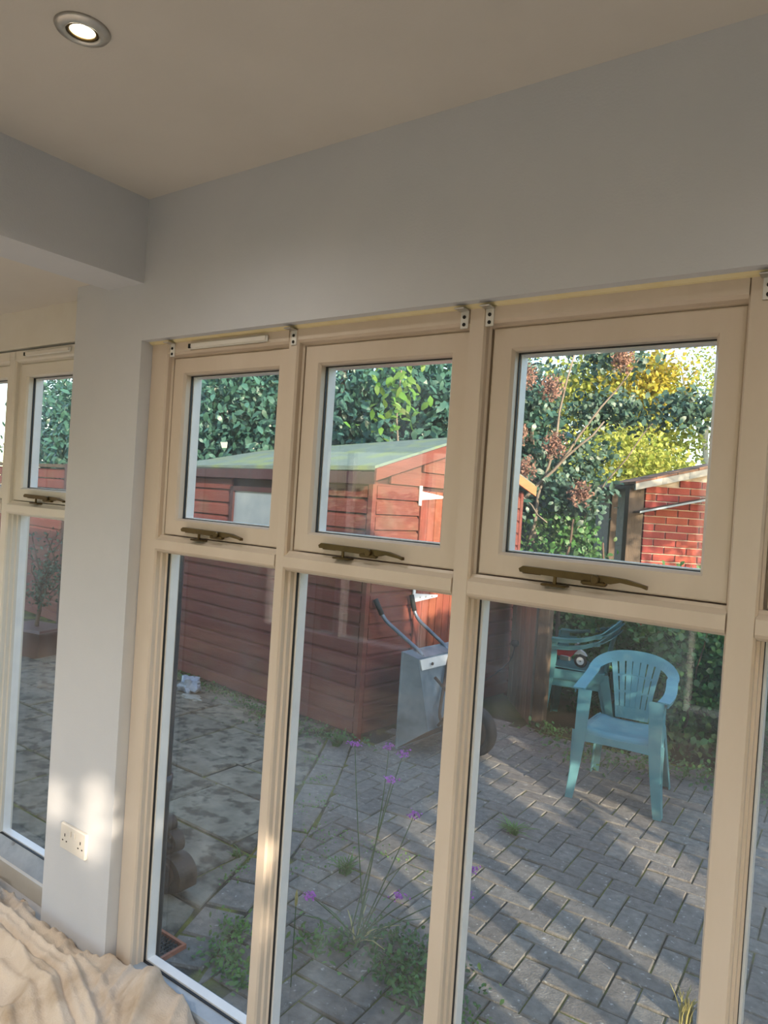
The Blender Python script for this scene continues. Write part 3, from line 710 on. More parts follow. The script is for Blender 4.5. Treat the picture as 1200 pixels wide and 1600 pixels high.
# door of vertical boards
door = P(MB().box((-.010, DG0, G + .06), (.0, DG1, DZ1), Msh), 'shed_door', M_sheddark, shed)
nb = 9; bw = (DG1 - DG0) / nb
for i in range(nb):
    a = DG0 + i * bw
    o = MB().box((-.026, a + .003, G + .07), (-.008, a + bw - .003, DZ1 - .01), Msh, bev=.003).build('door_board', M_door); o.parent = door; o.matrix_parent_inverse = Matrix.Identity(4)
for zc in (1.612, .835):
    o = MB().box((-.034, DG0 - .032, zc - .075), (-.024, DG0 - .006, zc + .075), Msh).prism([(DG0 - .006, zc - .032), (DG0 + .27, zc - .008), (DG0 + .27, zc + .008), (DG0 - .006, zc + .032)], -.034, -.027, 'x', Msh).build('hinge', M_white); o.parent = door; o['label'] = 'white T-shaped hinge'
    for t in (.05, .12, .2):
        o = MB().lathe([(.006, 0), (.006, .004)], 8, Msh @ Matrix.Translation((-.034, DG0 + t, zc)) @ Matrix.Rotation(R(-90), 4, 'Y')).build('screw', M_steel); o.parent = door
P(MB().box((-.05, DG1 - .13, .80), (-.026, DG1 - .03, .86), Msh, bev=.003), 'door_latch', M_woodbr, shed)
for o in shed.children_recursive:
    pass

# timber fence further left
fence = empty('timber_fence', SP(4.2, .1, G), 'red-brown horizontal board fence left of the shed, behind the potted tree', 'fence')
FZ = 1.72
for p in range(4):
    a = 2.55 + p * 1.2; b = a + 1.14
    zz = G + .03; k = 0
    while zz < FZ - .05:
        P(MB().prism([(y_ + .10, q) for y_, q in bprof(zz, .114)], a, b, 'x', Msh), 'fence_board', M_shed, fence); zz += .121
    P(MB().box((a - .065, .05, G), (a - .005, .13, FZ + .03), Msh), 'fence_post', M_sheddark, fence)
P(MB().box((2.5, .06, FZ - .02), (7.3, .14, FZ + .02), Msh), 'capping_rail', M_woodbr, fence)

# ------------------------------------------------------------------ wheelbarrow tipped on its nose
bar = empty('wheelbarrow', (-2.45, 2.95, G), 'galvanised wheelbarrow standing on its nose against the shed door', 'wheelbarrow')
bx, by = -2.66, 2.70
def sheet(mb, q, t=.004):             # flat quad given thickness
    q = [Vector(p) for p in q]; n = (q[1] - q[0]).cross(q[2] - q[0]).normalized() * t
    mb.add([p for p in q] + [p + n for p in q], [(0, 1, 2, 3), (7, 6, 5, 4), (0, 4, 5, 1), (1, 5, 6, 2), (2, 6, 7, 3), (3, 7, 4, 0)]); return mb
rimN0, rimN1 = (bx, by, G + .03), (bx, by, .535)          # near rim edge, bottom and top
rimF0, rimF1 = (bx + .03, by + .62, G + .03), (bx + .03, by + .62, .535)
flN0, flN1 = (bx + .19, by + .08, .02), (bx + .10, by + .04, .50)
flF0, flF1 = (bx + .20, by + .54, .02), (bx + .13, by + .58, .50)
pan = P(sheet(MB(), [rimN0, flN0, flN1, rimN1]), 'pan_side', M_galv, bar, label='blue-grey side of the pan')
P(sheet(MB(), [rimF0, rimF1, flF1, flF0]), 'pan_side', M_galv, bar)
P(sheet(MB(), [flN0, flF0, flF1, flN1]), 'pan_floor', M_galv, bar, label='pale underside of the pan')
P(sheet(MB(), [rimN1, flN1, flF1, rimF1]), 'pan_back', M_galv, bar)
P(sheet(MB(), [rimN0, rimF0, flF0, flN0]), 'pan_front', M_rust, bar, label='brown front of the pan')  # front sheet browner than the other pan sheets
P(MB().tube([rimN0, rimN1, rimF1, rimF0, rimN0], .009, 8), 'rim', M_galv, bar)
P(sheet(MB(), [(bx + .130, by + .06, .425), (bx + .155, by + .55, .425), (bx + .145, by + .57, .495), (bx + .115, by + .05, .495)], -.008), 'cross_plate', M_brkt, bar, label='pale bolted cross plate')
bl = MB()
for yy in (.16, .40): bl.lathe([(.011, 0), (.011, .008), (.006, .010)], 8, Matrix.Translation((bx + .135 + yy * .05, by + yy, .46)) @ Matrix.Rotation(R(90), 4, 'Y'))
P(bl, 'bolts', M_rust, bar)
def bend(pts, r, n=4):                 # rounds a polyline
    pts = [Vector(p) for p in pts]; out = [pts[0]]
    for i in range(1, len(pts) - 1):
        a, b, c = pts[i - 1], pts[i], pts[i + 1]; d1 = (a - b).normalized(); d2 = (c - b).normalized(); q = min(r, (a - b).length * .45, (c - b).length * .45)
        p0 = b + d1 * q; p1 = b + d2 * q
        for k in range(n + 1):
            t = k / n; out.append(p0 * (1 - t) ** 2 + b * 2 * t * (1 - t) + p1 * t * t)
    out.append(pts[-1]); return out
for (g1, k1, yy, nm) in (((-2.955, 2.77, .835), (-2.90, 2.80, .715), .13, 1), ((-2.90, 3.15, .845), (-2.87, 3.17, .70), .47, 2)):
    path = bend([g1, k1, (bx + .055, by + yy, .535), (bx + .085, by + yy, .50)], .07)
    P(MB().tube(path, .014, 10), 'handle_tube', M_tube, bar, smooth=True)
    v = (Vector(k1) - Vector(g1)).normalized()
    P(MB().tube([Vector(g1) - v * .02, Vector(g1) + v * .10], .019, 10), 'grip', M_rubber, bar, smooth=True)
P(MB().tube(bend([(bx + .135, by + .40, .49), (bx + .225, by + .16, .12), (bx + .27, by + .20, G + .14), (bx + .34, by + .28, G + .16)], .04), .011, 8), 'frame_tube', M_rust, bar, smooth=True)
for yy in (.13, .47):
    P(MB().tube(bend([(bx + .19, by + yy, .38), (bx + .36, by + yy + (.05 if yy > .3 else .02), .24), (bx + .24, by + yy, .06)], .06), .011, 8), 'leg', M_rust, bar, smooth=True)
wm = Matrix.Translation((bx + .40, by + .33, G + .175)) @ Matrix.Rotation(R(90), 4, 'X') @ Matrix.Rotation(R(0), 4, 'Y')
wh = P(MB().lathe([(.115, -.030), (.135, -.042), (.160, -.038), (.175, -.018), (.178, 0), (.175, .018), (.160, .038), (.135, .042), (.115, .030)], 32, wm, True), 'tyre', M_rubber, bar, smooth=True)
P(MB().lathe([(.118, -.026), (.118, .026), (.10, .02), (.095, .004), (.03, .006), (.03, .05), (.012, .05), (.012, -.05), (.03, -.05), (.03, -.006), (.095, -.004), (.10, -.02)], 28, wm, True), 'wheel_hub', M_rust, bar, smooth=True)

# ------------------------------------------------------------------ monobloc chair
def monobloc(name, loc, rz, m, label, cat, group=None):
    """local: faces -y, origin on the ground at the centre of the seat"""
    root = empty(name, loc, label, cat, group); root.rotation_euler = (0, 0, rz)
    def pt(mb, nm, **k):
        o = mb.build(nm, m, **k); o.parent = root; return o
    # seat: shallow dished plate with rolled front
    nx, ny = 12, 12; vs = []
    for j in range(ny + 1):
        for i in range(nx + 1):
            u = i / nx * 2 - 1; t = j / ny
            hw = .215 - .03 * t; x = u * hw; yv = -.235 + .43 * t
            zz = .425 - .022 * (1 - u * u) * math.sin(math.pi * min(1, t * 1.1)) - .02 * t + .012 * abs(u) ** 3
            if t < .12: zz -= .03 * (1 - t / .12) ** 2
            yv -= .02 * (1 - u * u) * (1 - t)
            vs.append((x, yv, zz))
    W = nx + 1
    fs = [(j * W + i, j * W + i + 1, (j + 1) * W + i + 1, (j + 1) * W + i) for j in range(ny) for i in range(nx)]
    o = mesh_obj('seat', vs, fs, m, root, True); md = o.modifiers.new('s', 'SOLIDIFY'); md.thickness = .008
    # apron
    ap = MB(); na = 24
    for i in range(na + 1):
        u = i / na * 2 - 1; x = u * .262; yv = -.245 - .014 * (1 - u * u)
        zt = .408 - .012 * (1 - u * u); zb_ = .345 + .012 * (1 - u * u) - .16 * max(0, (abs(u) - .72) / .28) ** 2.2
        ap.v += [Vector((x, yv, zt)), Vector((x, yv - .006, zb_)), Vector((x, yv + .006, zb_)), Vector((x, yv + .007, zt))]
    for i in range(na):
        for j in range(4): ap.f.append((i * 4 + j, i * 4 + (j + 1) % 4, (i + 1) * 4 + (j + 1) % 4, (i + 1) * 4 + j))
    pt(ap, 'front_apron', smooth=False)
    ap = MB()
    for s in (-1, 1):
        pts = [(s * (.235 - .03 * k / 6), -.235 + .43 * k / 6, .378) for k in range(7)]
        ap.ribbon(pts, [.075] * 7, .006, lambda i: (0, 0, 1))
    pt(ap, 'side_apron')
    # legs: channel sections, front pair rise into the arms
    for s in (-1, 1):
        l = MB()
        top = (s * .244, -.20, .655); bot = (s * .272, -.245, 0.0)
        P0 = [(Vector(bot).lerp(Vector(top), k / 8)) for k in range(9)]
        P0 = [p + Vector((s * -.012 * math.sin(math.pi * k / 8), 0, 0)) for k, p in enumerate(P0)]
        l.ribbon(P0, [.050 + .050 * (k / 8) if k < 6 else .10 - .012 * (k - 5) for k in range(9)], .007, lambda i: (.05 * s, 1, 0))
        l.ribbon([p + Vector((-s * (.022 + .020 * k / 8), -.024 - .024 * min(k, 5) / 8, 0)) for k, p in enumerate(P0)], [.042 + .036 * k / 8 for k in range(9)], .006, lambda i: (1, 0, 0))
        pt(l, 'front_leg')
        l = MB()
        top = (s * .20, .19, .41); bot = (s * .245, .285, 0.0)
        P0 = [(Vector(bot).lerp(Vector(top), k / 6)) for k in range(7)]
        l.ribbon(P0, [.045 + .03 * (k / 6) for k in range(7)], .007, lambda i: (0, 1, .1))
        l.ribbon([p + Vector((-s * .02, .02, 0)) for p in P0], [.045] * 7, .006, lambda i: (1, 0, 0))
        pt(l, 'back_leg')
    # one continuous hoop: arms sweeping up into the rounded top of the back
    def hoop(t):                        # t in -1..1
        s = 1 if t >= 0 else -1; a = abs(t)
        if a > .62:                     # arm, from back corner to front
            q = (1 - a) / .38           # 0 front .. 1 back
            return Vector((s * (.240 + .013 * math.sin(q * 3) - .006 * q), -.235 + .36 * q, .655 + .008 * q + .055 * q ** 3))
        q = a / .62                     # 0 top centre .. 1 joins arm
        th = q * math.pi / 2
        return Vector((s * .240 * math.sin(th) ** .85, .125 + .145 * math.cos(th) ** .8, .716 + (.806 - .716) * math.cos(th) ** 1.15 if q < 1 else .718))
    n = 64; pts = [hoop(-1 + 2 * i / n) for i in range(n + 1)]
    mb = MB()
    def side(i):
        a = abs(-1 + 2 * i / n); s = 1 if i >= n / 2 else -1
        flat = Vector((1 * s, -.25, 0)); up = Vector((0, .30, 1))
        k = max(0, min(1, (a - .42) / .26)); k = k * k * (3 - 2 * k)
        d = (pts[min(i + 1, n)] - pts[max(i - 1, 0)]).normalized()
        cross = d.cross(Vector((0, -1, .30)).normalized())
        if cross.length < .1: cross = up
        if cross.dot(Vector((pts[i].x, 0, 1 if a < .5 else .2))) < 0: cross = -cross
        return (cross * (1 - k) + flat * k)
    mb.ribbon(pts, [.070] * (n + 1), .009, side)
    # down-turned lip of the hoop
    mb.ribbon([p + Vector((p.x * .09, .012 if abs(-1 + 2 * i / n) < .62 else 0, -.012)) for i, p in enumerate(pts)], [.028] * (n + 1), .006, lambda i: (0, .9, .5) if abs(-1 + 2 * i / n) < .55 else (0, 0, 1))
    o = pt(mb, 'arm_and_back_hoop', smooth=False)
    # slats of the back: fan with slots between
    ns = 7
    for k in range(ns):
        u = (k - (ns - 1) / 2) / ((ns - 1) / 2)
        base = Vector((u * .088, .195, .415)); xt = u * .140
        zt = .716 + (.790 - .716) * math.sqrt(max(0, 1 - (xt / .27) ** 2)); yt = .125 + .14 * math.sqrt(max(0, 1 - (xt / .262) ** 2))
        topv = Vector((xt, yt, zt)); midv = base.lerp(topv, .5) + Vector((u * -.012, -.022, 0))
        q = [base * (1 - t) ** 2 + midv * 2 * t * (1 - t) + topv * t * t for t in [i / 8 for i in range(9)]]
        sl = MB().ribbon(q, [.024 + .013 * i / 8 + (.007 if k == 3 else 0) for i in range(9)], .006, lambda i: (1, -.2 * u, 0))
        pt(sl, 'back_slat')
    for zf in (.10, .45, .72):
        br = MB(); q = []
        for i in range(9):
            u = i / 4 - 1; base = Vector((u * .088, .195, .415)); xt = u * .140
            topv = Vector((xt, .125 + .14 * math.sqrt(1 - (xt / .262) ** 2), 0.716 + .074 * math.sqrt(1 - (xt / .27) ** 2)))
            midv = base.lerp(topv, .5) + Vector((u * -.012, -.022, 0)); t = zf
            q.append(base * (1 - t) ** 2 + midv * 2 * t * (1 - t) + topv * t * t)
        br.ribbon(q, [.075 if zf < .2 else .014] * 9, .005, lambda i: (0, 0, 1)); pt(br, 'cross_web')
    return root
monobloc('garden_chair', (-1.262, 3.11, G), R(6), M_chair, 'turquoise plastic garden armchair standing alone on the block paving', 'chair')
g_ = 'stacked plastic chairs by the fence post'
monobloc('garden_chair', (-1.98, 4.32, G), R(-80), M_chair2, 'green plastic armchair side on behind the turquoise chair, lower of the stacked pair', 'chair', g_)
monobloc('garden_chair', (-1.965, 4.31, G + .06), R(-80), M_chair2, 'green plastic armchair with a toy motorbike on its seat, upper of the stacked pair', 'chair', g_)

# toy motorbike on the upper chair seat
tb = empty('toy_motorbike', (-2.07, 4.24, .33), 'red and white toy motorbike lying on the stacked green chairs', 'toy')
tx, ty, tz = -2.07, 4.20, .335
for dx in (-.12, .12):
    wm = Matrix.Translation((tx + dx, ty, tz + .055)) @ Matrix.Rotation(R(90), 4, 'X')
    P(MB().lathe([(.032, -.010), (.048, -.014), (.055, 0), (.048, .014), (.032, .010)], 20, wm, True), 'wheel', M_rubber, tb, smooth=True)
    P(MB().lathe([(.033, -.007), (.033, .007), (.008, .010), (.008, -.010)], 16, wm, True), 'wheel_rim', M_white, tb)
P(MB().prism([(tx - .19, tz + .10), (tx - .17, tz + .135), (tx - .08, tz + .15), (tx - .02, tz + .12), (tx + .03, tz + .13), (tx + .08, tz + .17), (tx + .10, tz + .14), (tx + .04, tz + .075), (tx - .06, tz + .07), (tx - .10, tz + .10)], ty - .018, ty + .018, 'y'), 'bodywork', M_red, tb)
P(MB().prism([(tx - .195, tz + .095), (tx - .185, tz + .132), (tx - .13, tz + .125), (tx - .12, tz + .10)], ty - .022, ty + .022, 'y'), 'tail', M_blue, tb)
P(MB().prism([(tx - .185, tz + .105), (tx - .18, tz + .122), (tx - .158, tz + .120), (tx - .156, tz + .104)], ty - .0235, ty + .0235, 'y'), 'number_board', M_white, tb)
P(MB().tube([(tx + .12, ty, tz + .055), (tx + .085, ty, tz + .175), (tx + .10, ty - .03, tz + .20)], .007, 6).tube([(tx + .085, ty + .05, tz + .185), (tx + .085, ty - .05, tz + .185)], .006, 6), 'fork_and_handlebar', M_steel, tb)
P(MB().box((tx - .05, ty - .022, tz + .035), (tx + .04, ty + .022, tz + .085), bev=.01), 'engine', M_steel, tb)
P(MB().prism([(tx + .07, tz + .10), (tx + .09, tz + .16), (tx + .15, tz + .125), (tx + .17, tz + .10), (tx + .12, tz + .112)], ty - .015, ty + .015, 'y'), 'front_mudguard', M_white, tb)

# side gate / grey panel, post, hanging fitting
gt = empty('board_screen', (-2.40, 4.30, G), 'low grey weathered board screen between the shed and the fence post', 'screen')
for i in range(5):
    a = Vector((-2.74, 4.62, 0)).lerp(Vector((-2.24, 3.98, 0)), i / 5); b = Vector((-2.74, 4.62, 0)).lerp(Vector((-2.24, 3.98, 0)), (i + 1) / 5)
    d = (b - a).normalized(); n_ = Vector((d.y, -d.x, 0))
    Mx = Matrix.Translation(a) @ Matrix(((d.x, n_.x, 0, 0), (d.y, n_.y, 0, 0), (0, 0, 1, 0), (0, 0, 0, 1)))
    P(MB().box((.004, -.012, G), ((b - a).length - .004, .012, .95), Mx, bev=.003), 'screen_board', M_wood, gt)
for z in (.1, .75):
    P(sheet(MB(), [(-2.75, 4.60, z), (-2.25, 3.965, z), (-2.25, 3.965, z + .06), (-2.75, 4.60, z + .06)], .02) if False else MB().tube([(-2.72, 4.64, z), (-2.22, 4.01, z)], .02, 6), 'rail', M_wood, gt)
fp = MB().box((-2.215, 3.93, G), (-2.125, 4.02, 1.02), bev=.006).build('fence_post', M_woodbr); tag(fp, 'square brown timber post left of the stacked green chairs', 'post')
hf = empty('hanging_fitting', (-2.60, 4.30, .38), 'small black round fitting with a thin trailing cable on the grey board screen', 'fitting')
fx, fy, fz = -2.55, 4.27, .42
P(MB().lathe([(.001, .03), (.022, .026), (.034, .01), (.034, -.012), (.020, -.026), (.001, -.028)], 16, Matrix.Translation((fx, fy, fz)), False), 'fitting_head', M_rubber, hf, smooth=True)
P(MB().tube(bend([(fx, fy, fz - .02), (fx - .01, fy - .02, fz - .14), (fx - .12, fy - .08, fz - .27), (fx - .20, fy - .12, fz - .34)], .1), .004, 5), 'cable', M_rubber, hf)

# ------------------------------------------------------------------ brick outbuilding at the right
bd = Vector((.81, .585, 0)).normalized(); bn = Vector((bd.y, -bd.x, 0))       # bn points to the camera
B0 = Vector((-2.03, 5.99, 0))
Mb = Matrix.Translation(B0) @ Matrix(((bd.x, -bn.x, 0, 0), (bd.y, -bn.y, 0, 0), (0, 0, 1, 0), (0, 0, 0, 1)))     # local x along, y away
ob = empty('brick_outbuilding', B0, 'red brick outbuilding with a sloping tiled verge behind the garden', 'outbuilding')
def rz_(x): return 1.885 + .27 * x
P(MB().add([Mb @ Vector(v) for v in [(.004, .012, G), (2.4, .012, G), (2.4, .012, rz_(2.4)), (.004, .012, rz_(0)), (.004, 1.6, G), (2.4, 1.6, G), (2.4, 1.6, rz_(2.4)), (.004, 1.6, rz_(0))]], [(0, 1, 2, 3), (7, 6, 5, 4), (0, 4, 5, 1), (1, 5, 6, 2), (2, 6, 7, 3), (3, 7, 4, 0)]), 'wall_core', M_mortar, ob)
z = G + .01; row = 0
while z < 2.25:
    x = -.1125 if row % 2 else 0
    while x < 1.75:
        a = max(0, x); b = min(x + .215, 1.85)
        zt = z + .065
        if zt < rz_(a) + .01 and b - a > .03:
            o = MB().box((a, -.004 + rnd.uniform(-.001, .001), z), (b, .05, min(zt, rz_(a))), Mb, bev=.003).build('brick', M_brick)
            o.parent = ob; o.matrix_parent_inverse = ob.matrix_basis.inverted()
        x += .225
    z += .075; row += 1
def slab(x0, x1, y0, y1, dz0, dz1, m, nm, lab=None, f=rz_):
    vs = [(x0, y0, f(x0) + dz0), (x1, y0, f(x1) + dz0), (x1, y1, f(x1) + dz0), (x0, y1, f(x0) + dz0), (x0, y0, f(x0) + dz1), (x1, y0, f(x1) + dz1), (x1, y1, f(x1) + dz1), (x0, y1, f(x0) + dz1)]
    P(MB().add([Mb @ Vector(v) for v in vs], [(0, 3, 2, 1), (4, 5, 6, 7), (0, 1, 5, 4), (1, 2, 6, 5), (2, 3, 7, 6), (3, 0, 4, 7)]), nm, m, ob, label=lab)
slab(-.16, 2.5, -.10, 1.7, .0, .03, M_woodbr, 'roof_deck')
x = -.15
while x < 2.4:
    slab(x, x + .26, -.13, -.09, -.02, .045, M_stone, 'verge_strip'); x += .262
x = -.15
while x < 2.4:
    for yy in (-.12, .1, .32):
        slab(x, x + .20, yy, yy + .22, .035 + rnd.uniform(0, .01), .065 + rnd.uniform(0, .012), M_tile, 'roof_tile')
    x += .205
def lf(x): return 1.63 + .25 * x
slab(-.12, 2.3, -.22, .0, .0, .018, M_woodbr, 'lean_to_roof', 'dark sloping lean-to roof edge', lf)
slab(-.13, 2.3, -.232, -.222, .004, .022, M_galv, 'roof_edge_strip', 'grey metal edge strip', lf)
P(MB().box((-.17, -.02, G), (-.02, .10, rz_(0) - .02), Mb), 'corner_board', M_woodbr, ob)
P(MB().box((-.30, .10, G), (-.24, .16, 1.80), Mb), 'side_post', M_woodbr, ob)

# ------------------------------------------------------------------ things by the house wall, left
dp = empty('downpipe', (-1.985, .20, G), 'dark plastic downpipe outside the window next to the pillar', 'pipe')
P(MB().tube([(-1.985, .20, G + .02), (-1.985, .20, 2.66)], .034, 20), 'pipe', M_pipe, dp, smooth=True)
for z in (.52, 1.9): P(MB().tube([(-1.985, .20, z), (-1.985, .20, z + .05)], .040, 20), 'pipe_collar', M_pipe, dp, smooth=True)
P(MB().box((-2.03, .13, 1.2), (-1.94, .20, 1.24)), 'pipe_clip', M_pipe, dp)
# ornate cast piece
oc = empty('ornate_bench_end', (-2.38, .66, G), 'brown cast-iron bench end with scrolls beside the downpipe', 'bench end')
def spiral(cx, cz, r0, r1, a0, turns, y, rad, n=40):
    pts = []
    for i in range(n + 1):
        t = i / n; r = r0 + (r1 - r0) * t; a = a0 + turns * 2 * math.pi * t; pts.append((cx + r * math.cos(a), y, cz + r * math.sin(a)))
    return pts
ux = -2.40
def scroll(cx, cz, r, a0, turns, nm='scroll'):
    pts = spiral(cx, cz, r, r * .2, a0, turns, .61, .02)
    P(MB().ribbon(pts, [.05] * len(pts), .013, lambda i: (0, 1, 0)), nm, M_iron, oc)
scroll(ux - .035, .125, .034, R(-60), 1.3); scroll(ux + .012, .055, .052, R(170), -1.35)
P(MB().prism([(ux - .10, -.03), (ux - .10, .10), (ux - .07, .155), (ux - .05, .15), (ux - .045, .08), (ux - .03, .02), (ux + .02, .0), (ux + .03, -.03)], .59, .63, 'y'), 'upright', M_iron, oc)
big = [(ux + .03 + .085 * math.cos(R(a_)), -.065 + .075 * math.sin(R(a_))) for a_ in range(-10, 181, 12)]
P(MB().prism(big + [(ux - .30, -.05), (ux - .30, G + .005), (ux + .02, G + .005), (ux + .112, G + .045)], .57, .66, 'y'), 'foot_block', M_iron, oc)
pts_ = spiral(ux + .025, -.065, .060, .012, R(160), -1.5, .566, .02)
P(MB().ribbon(pts_, [.02] * len(pts_), .010, lambda i: (0, 1, 0)), 'scroll', M_rust, oc)
# drain grating with terracotta edge
gr = empty('drain_grating', (-2.12, .31, G), 'small square drain grating with a terracotta rim at the foot of the downpipe', 'drain')
P(frame_ring(MB(), 0, .2, 0, .2, .014, 0, .03).build('x', None) and MB() if False else MB().box((-2.20, .235, G), (-2.03, .246, G + .02)).box((-2.20, .389, G), (-2.03, .40, G + .02)).box((-2.041, .246, G), (-2.03, .389, G + .02)).box((-2.20, .246, G), (-2.189, .389, G + .02)), 'rim', M_terra, gr)
gb = MB()
for i in range(9): gb.box((-2.186 + i * .0165, .246, G + .006), (-2.181 + i * .0165, .389, G + .012))
for i in range(8): gb.box((-2.189, .252 + i * .0175, G + .004), (-2.041, .257 + i * .0175, G + .010))
P(gb, 'grid', M_dark, gr)
# litter by the shed
def crumple(name, c, r, m, label, seed):
    bm = bmesh.new(); bmesh.ops.create_icosphere(bm, subdivisions=3, radius=1)
    for v in bm.verts:
        n1 = noise.noise(v.co * 1.7 + Vector((seed, 0, 0))) + .5 * noise.noise(v.co * 5 + Vector((0, seed, 0)))
        v.co *= 1 + .55 * n1; v.co = Vector((v.co.x * r[0], v.co.y * r[1], max(v.co.z, -.8) * r[2]))
    me = bpy.data.meshes.new(name); bm.to_mesh(me); bm.free(); me.materials.append(m)
    o = bpy.data.objects.new(name, me); C.objects.link(o); o.location = c; tag(o, label, 'litter'); return o
crumple('crumpled_bag', (-4.70, 2.62, G + .06), (.10, .08, .075), M_litter, 'crumpled blue-grey plastic bag on the flagstones at the shed foot', 2)
crumple('crumpled_wrapper', (-4.98, 2.50, G + .035), (.13, .07, .045), M_litter, 'flat crumpled wrapper just left of the blue-grey bag', 5)
crumple('white_scrap', (-4.55, 2.52, G + .012), (.11, .05, .014), M_stone, 'flat white scrap in front of the crumpled bag', 8)

# potted bare tree seen through the left window
pt_ = empty('potted_tree', (-6.75, 2.38, G + .0), 'twiggy small tree in a brown trough outside the left window', 'potted tree')
Mp = Matrix.Translation((-6.72, 2.40, 0)) @ Matrix.Rotation(R(12), 4, 'Z')
def trough(z0, z1, a0, b0, a1, b1, t=.02):
    vs = []
    for z, a, b in ((z0, a0, b0), (z1, a1, b1), (z1, a1 - t, b1 - t), (z0 + .05, a0 - t, b0 - t)):
        vs += [(-a, -b, z), (a, -b, z), (a, b, z), (-a, b, z)]
    fs = [(3, 2, 1, 0)] + [(k * 4 + i, k * 4 + (i + 1) % 4, (k + 1) * 4 + (i + 1) % 4, (k + 1) * 4 + i) for k in range(3) for i in range(4)] + [(12, 13, 14, 15)]
    return [Mp @ Vector(v) for v in vs], fs
v_, f2 = trough(G, .09, .20, .15, .27, .20); P(MB().add(v_, f2), 'trough', M_pot, pt_)
v_, f2 = trough(.075, .105, .275, .205, .285, .215); P(MB().add(v_, f2), 'trough_rim', M_pot, pt_)
P(MB().box((-.24, -.17, .03), (.24, .17, .075), Mp), 'soil', M_soil, pt_)
tb_ = MB(); base = Vector((-6.70, 2.38, .05))
branch(tb_, base, base + Vector((.06, .02, .62)), .022, .012, .25, 8, 7, 3)
tp = base + Vector((.06, .02, .62)); lp = []
for i in range(26):
    rr = random.Random(i); st_ = base.lerp(tp, rr.uniform(.35, 1)); en = st_ + Vector((rr.uniform(-.34, .34), rr.uniform(-.15, .15), rr.uniform(.05, .50)))
    q = branch(tb_, st_, en, .008, .003, .5, 6, 5, i)
    for p in q[1:]: lp += [list(p)] * 5
P(tb_, 'trunk_and_twigs', M_bark, pt_, smooth=True)
lp = np.array(lp) + npr.normal(size=(len(lp), 3)) * .045
leaves_obj('foliage', lp, .035, .55, M_smoke, pt_)

# ------------------------------------------------------------------ vegetation
# laurel mass behind the shed
lc = []
for c, r, n in [((-4.4, 5.0, 1.7), (1.3, .6, 1.6), 9000), ((-6.2, 4.6, 1.8), (1.5, .7, 1.6), 10000), ((-8.4, 4.4, 1.6), (1.6, .8, 1.8), 7000), ((-11.2, 5.4, 1.9), (1.8, .8, 1.9), 6000), ((-3.6, 5.6, 2.2), (.8, .5, 1.2), 3500)]:
    lc.append(blob(n, c, r, .55, clump=12, spread=.12))
lc = np.concatenate(lc)
lc2 = blob(13000, (-8.6, 6.1, 1.9), (5.9, .4, 2.0), .1)
lau = tree('laurel_tree', 'dense dark laurel with broad leaves rising behind the shed roof', 'tree', (-5.2, 5.0, G),
           [((-5.2, 5.0, G), (-4.4, 5.0, 2.6), .07, .03), ((-5.2, 5.0, G), (-6.1, 4.8, 2.8), .07, .03), ((-5.2, 5, G), (-5.2, 5, 3.0), .06, .03), ((-6.5, 4.7, G), (-8.2, 4.4, 2.6), .07, .03)],
           [('foliage', lc, .11, .48, M_laurel, .5, TOCAM), ('inner_foliage', lc2, .26, .6, M_laurel, .5, TOCAM)])
# its nearest leaves, one object each
lm = []
for k in range(6):
    v = leaf_verts(1, np.zeros((1, 3)), .125, .5, .5, .3, TOCAM); me = bpy.data.meshes.new('leaf'); me.from_pydata([tuple(p) for p in v], [], [(0, 1, 5), (1, 2, 4), (1, 4, 5), (2, 3, 4)]); me.materials.append(M_laurel); lm.append(me)
for k in range(170):
    cx = rnd.choice([-6.3, -5.6, -4.6, -4.2]) + rnd.uniform(-.5, .5)
    o = bpy.data.objects.new('leaf', lm[k % 6]); C.objects.link(o); o.parent = lau; o.matrix_parent_inverse = lau.matrix_basis.inverted()
    o.location = (cx, 4.05 + rnd.uniform(-.12, .25) + max(0, cx + 5.5) * .32, rnd.uniform(1.95, 3.1)); o.rotation_euler = (rnd.uniform(-.5, .5), rnd.uniform(-.5, .5), rnd.uniform(-.7, .7))
# sunlit sprig in front
sp_ = np.array([(-3.72, 3.98, 2.50)]) + npr.normal(size=(110, 3)) * np.array([.13, .1, .20])
tree('sunlit_shrub', 'pale green leafy shoot catching the sun above the shed ridge', 'shrub', (-3.8, 4.25, G),
     [((-3.8, 4.25, G), (-3.72, 4.0, 2.75), .02, .006)], [('foliage', sp_, .10, .5, M_mid, .2, TOCAM)], M_twig)
# smoke bush at the right of the shed
sm = np.concatenate([blob(3300, (-3.45, 5.6, 2.3), (.62, .5, 1.25), .3, 10, .10), blob(420, (-2.45, 5.75, 3.15), (.6, .3, .14), .2, 10, .08), blob(700, (-2.45, 5.9, 2.62), (.45, .3, .14), .2, 10, .08), blob(300, (-2.6, 5.9, 2.1), (.25, .3, .25), .2, 10, .08), blob(500, (-1.75, 6.0, 2.62), (.4, .25, .16), .2, 10, .07), blob(700, (-2.6, 5.6, 1.75), (.35, .3, .3), .2, 10, .08)])
pl_ = np.concatenate([blob(500, c, (.13, .10, .15), 0.1) for c in [(-3.0, 5.1, 2.86), (-2.75, 5.15, 2.75), (-3.05, 5.1, 2.3), (-2.7, 5.2, 2.2), (-2.95, 5.1, 1.95), (-2.45, 5.3, 1.75), (-3.25, 5.0, 2.55), (-2.2, 5.5, 3.05)]])
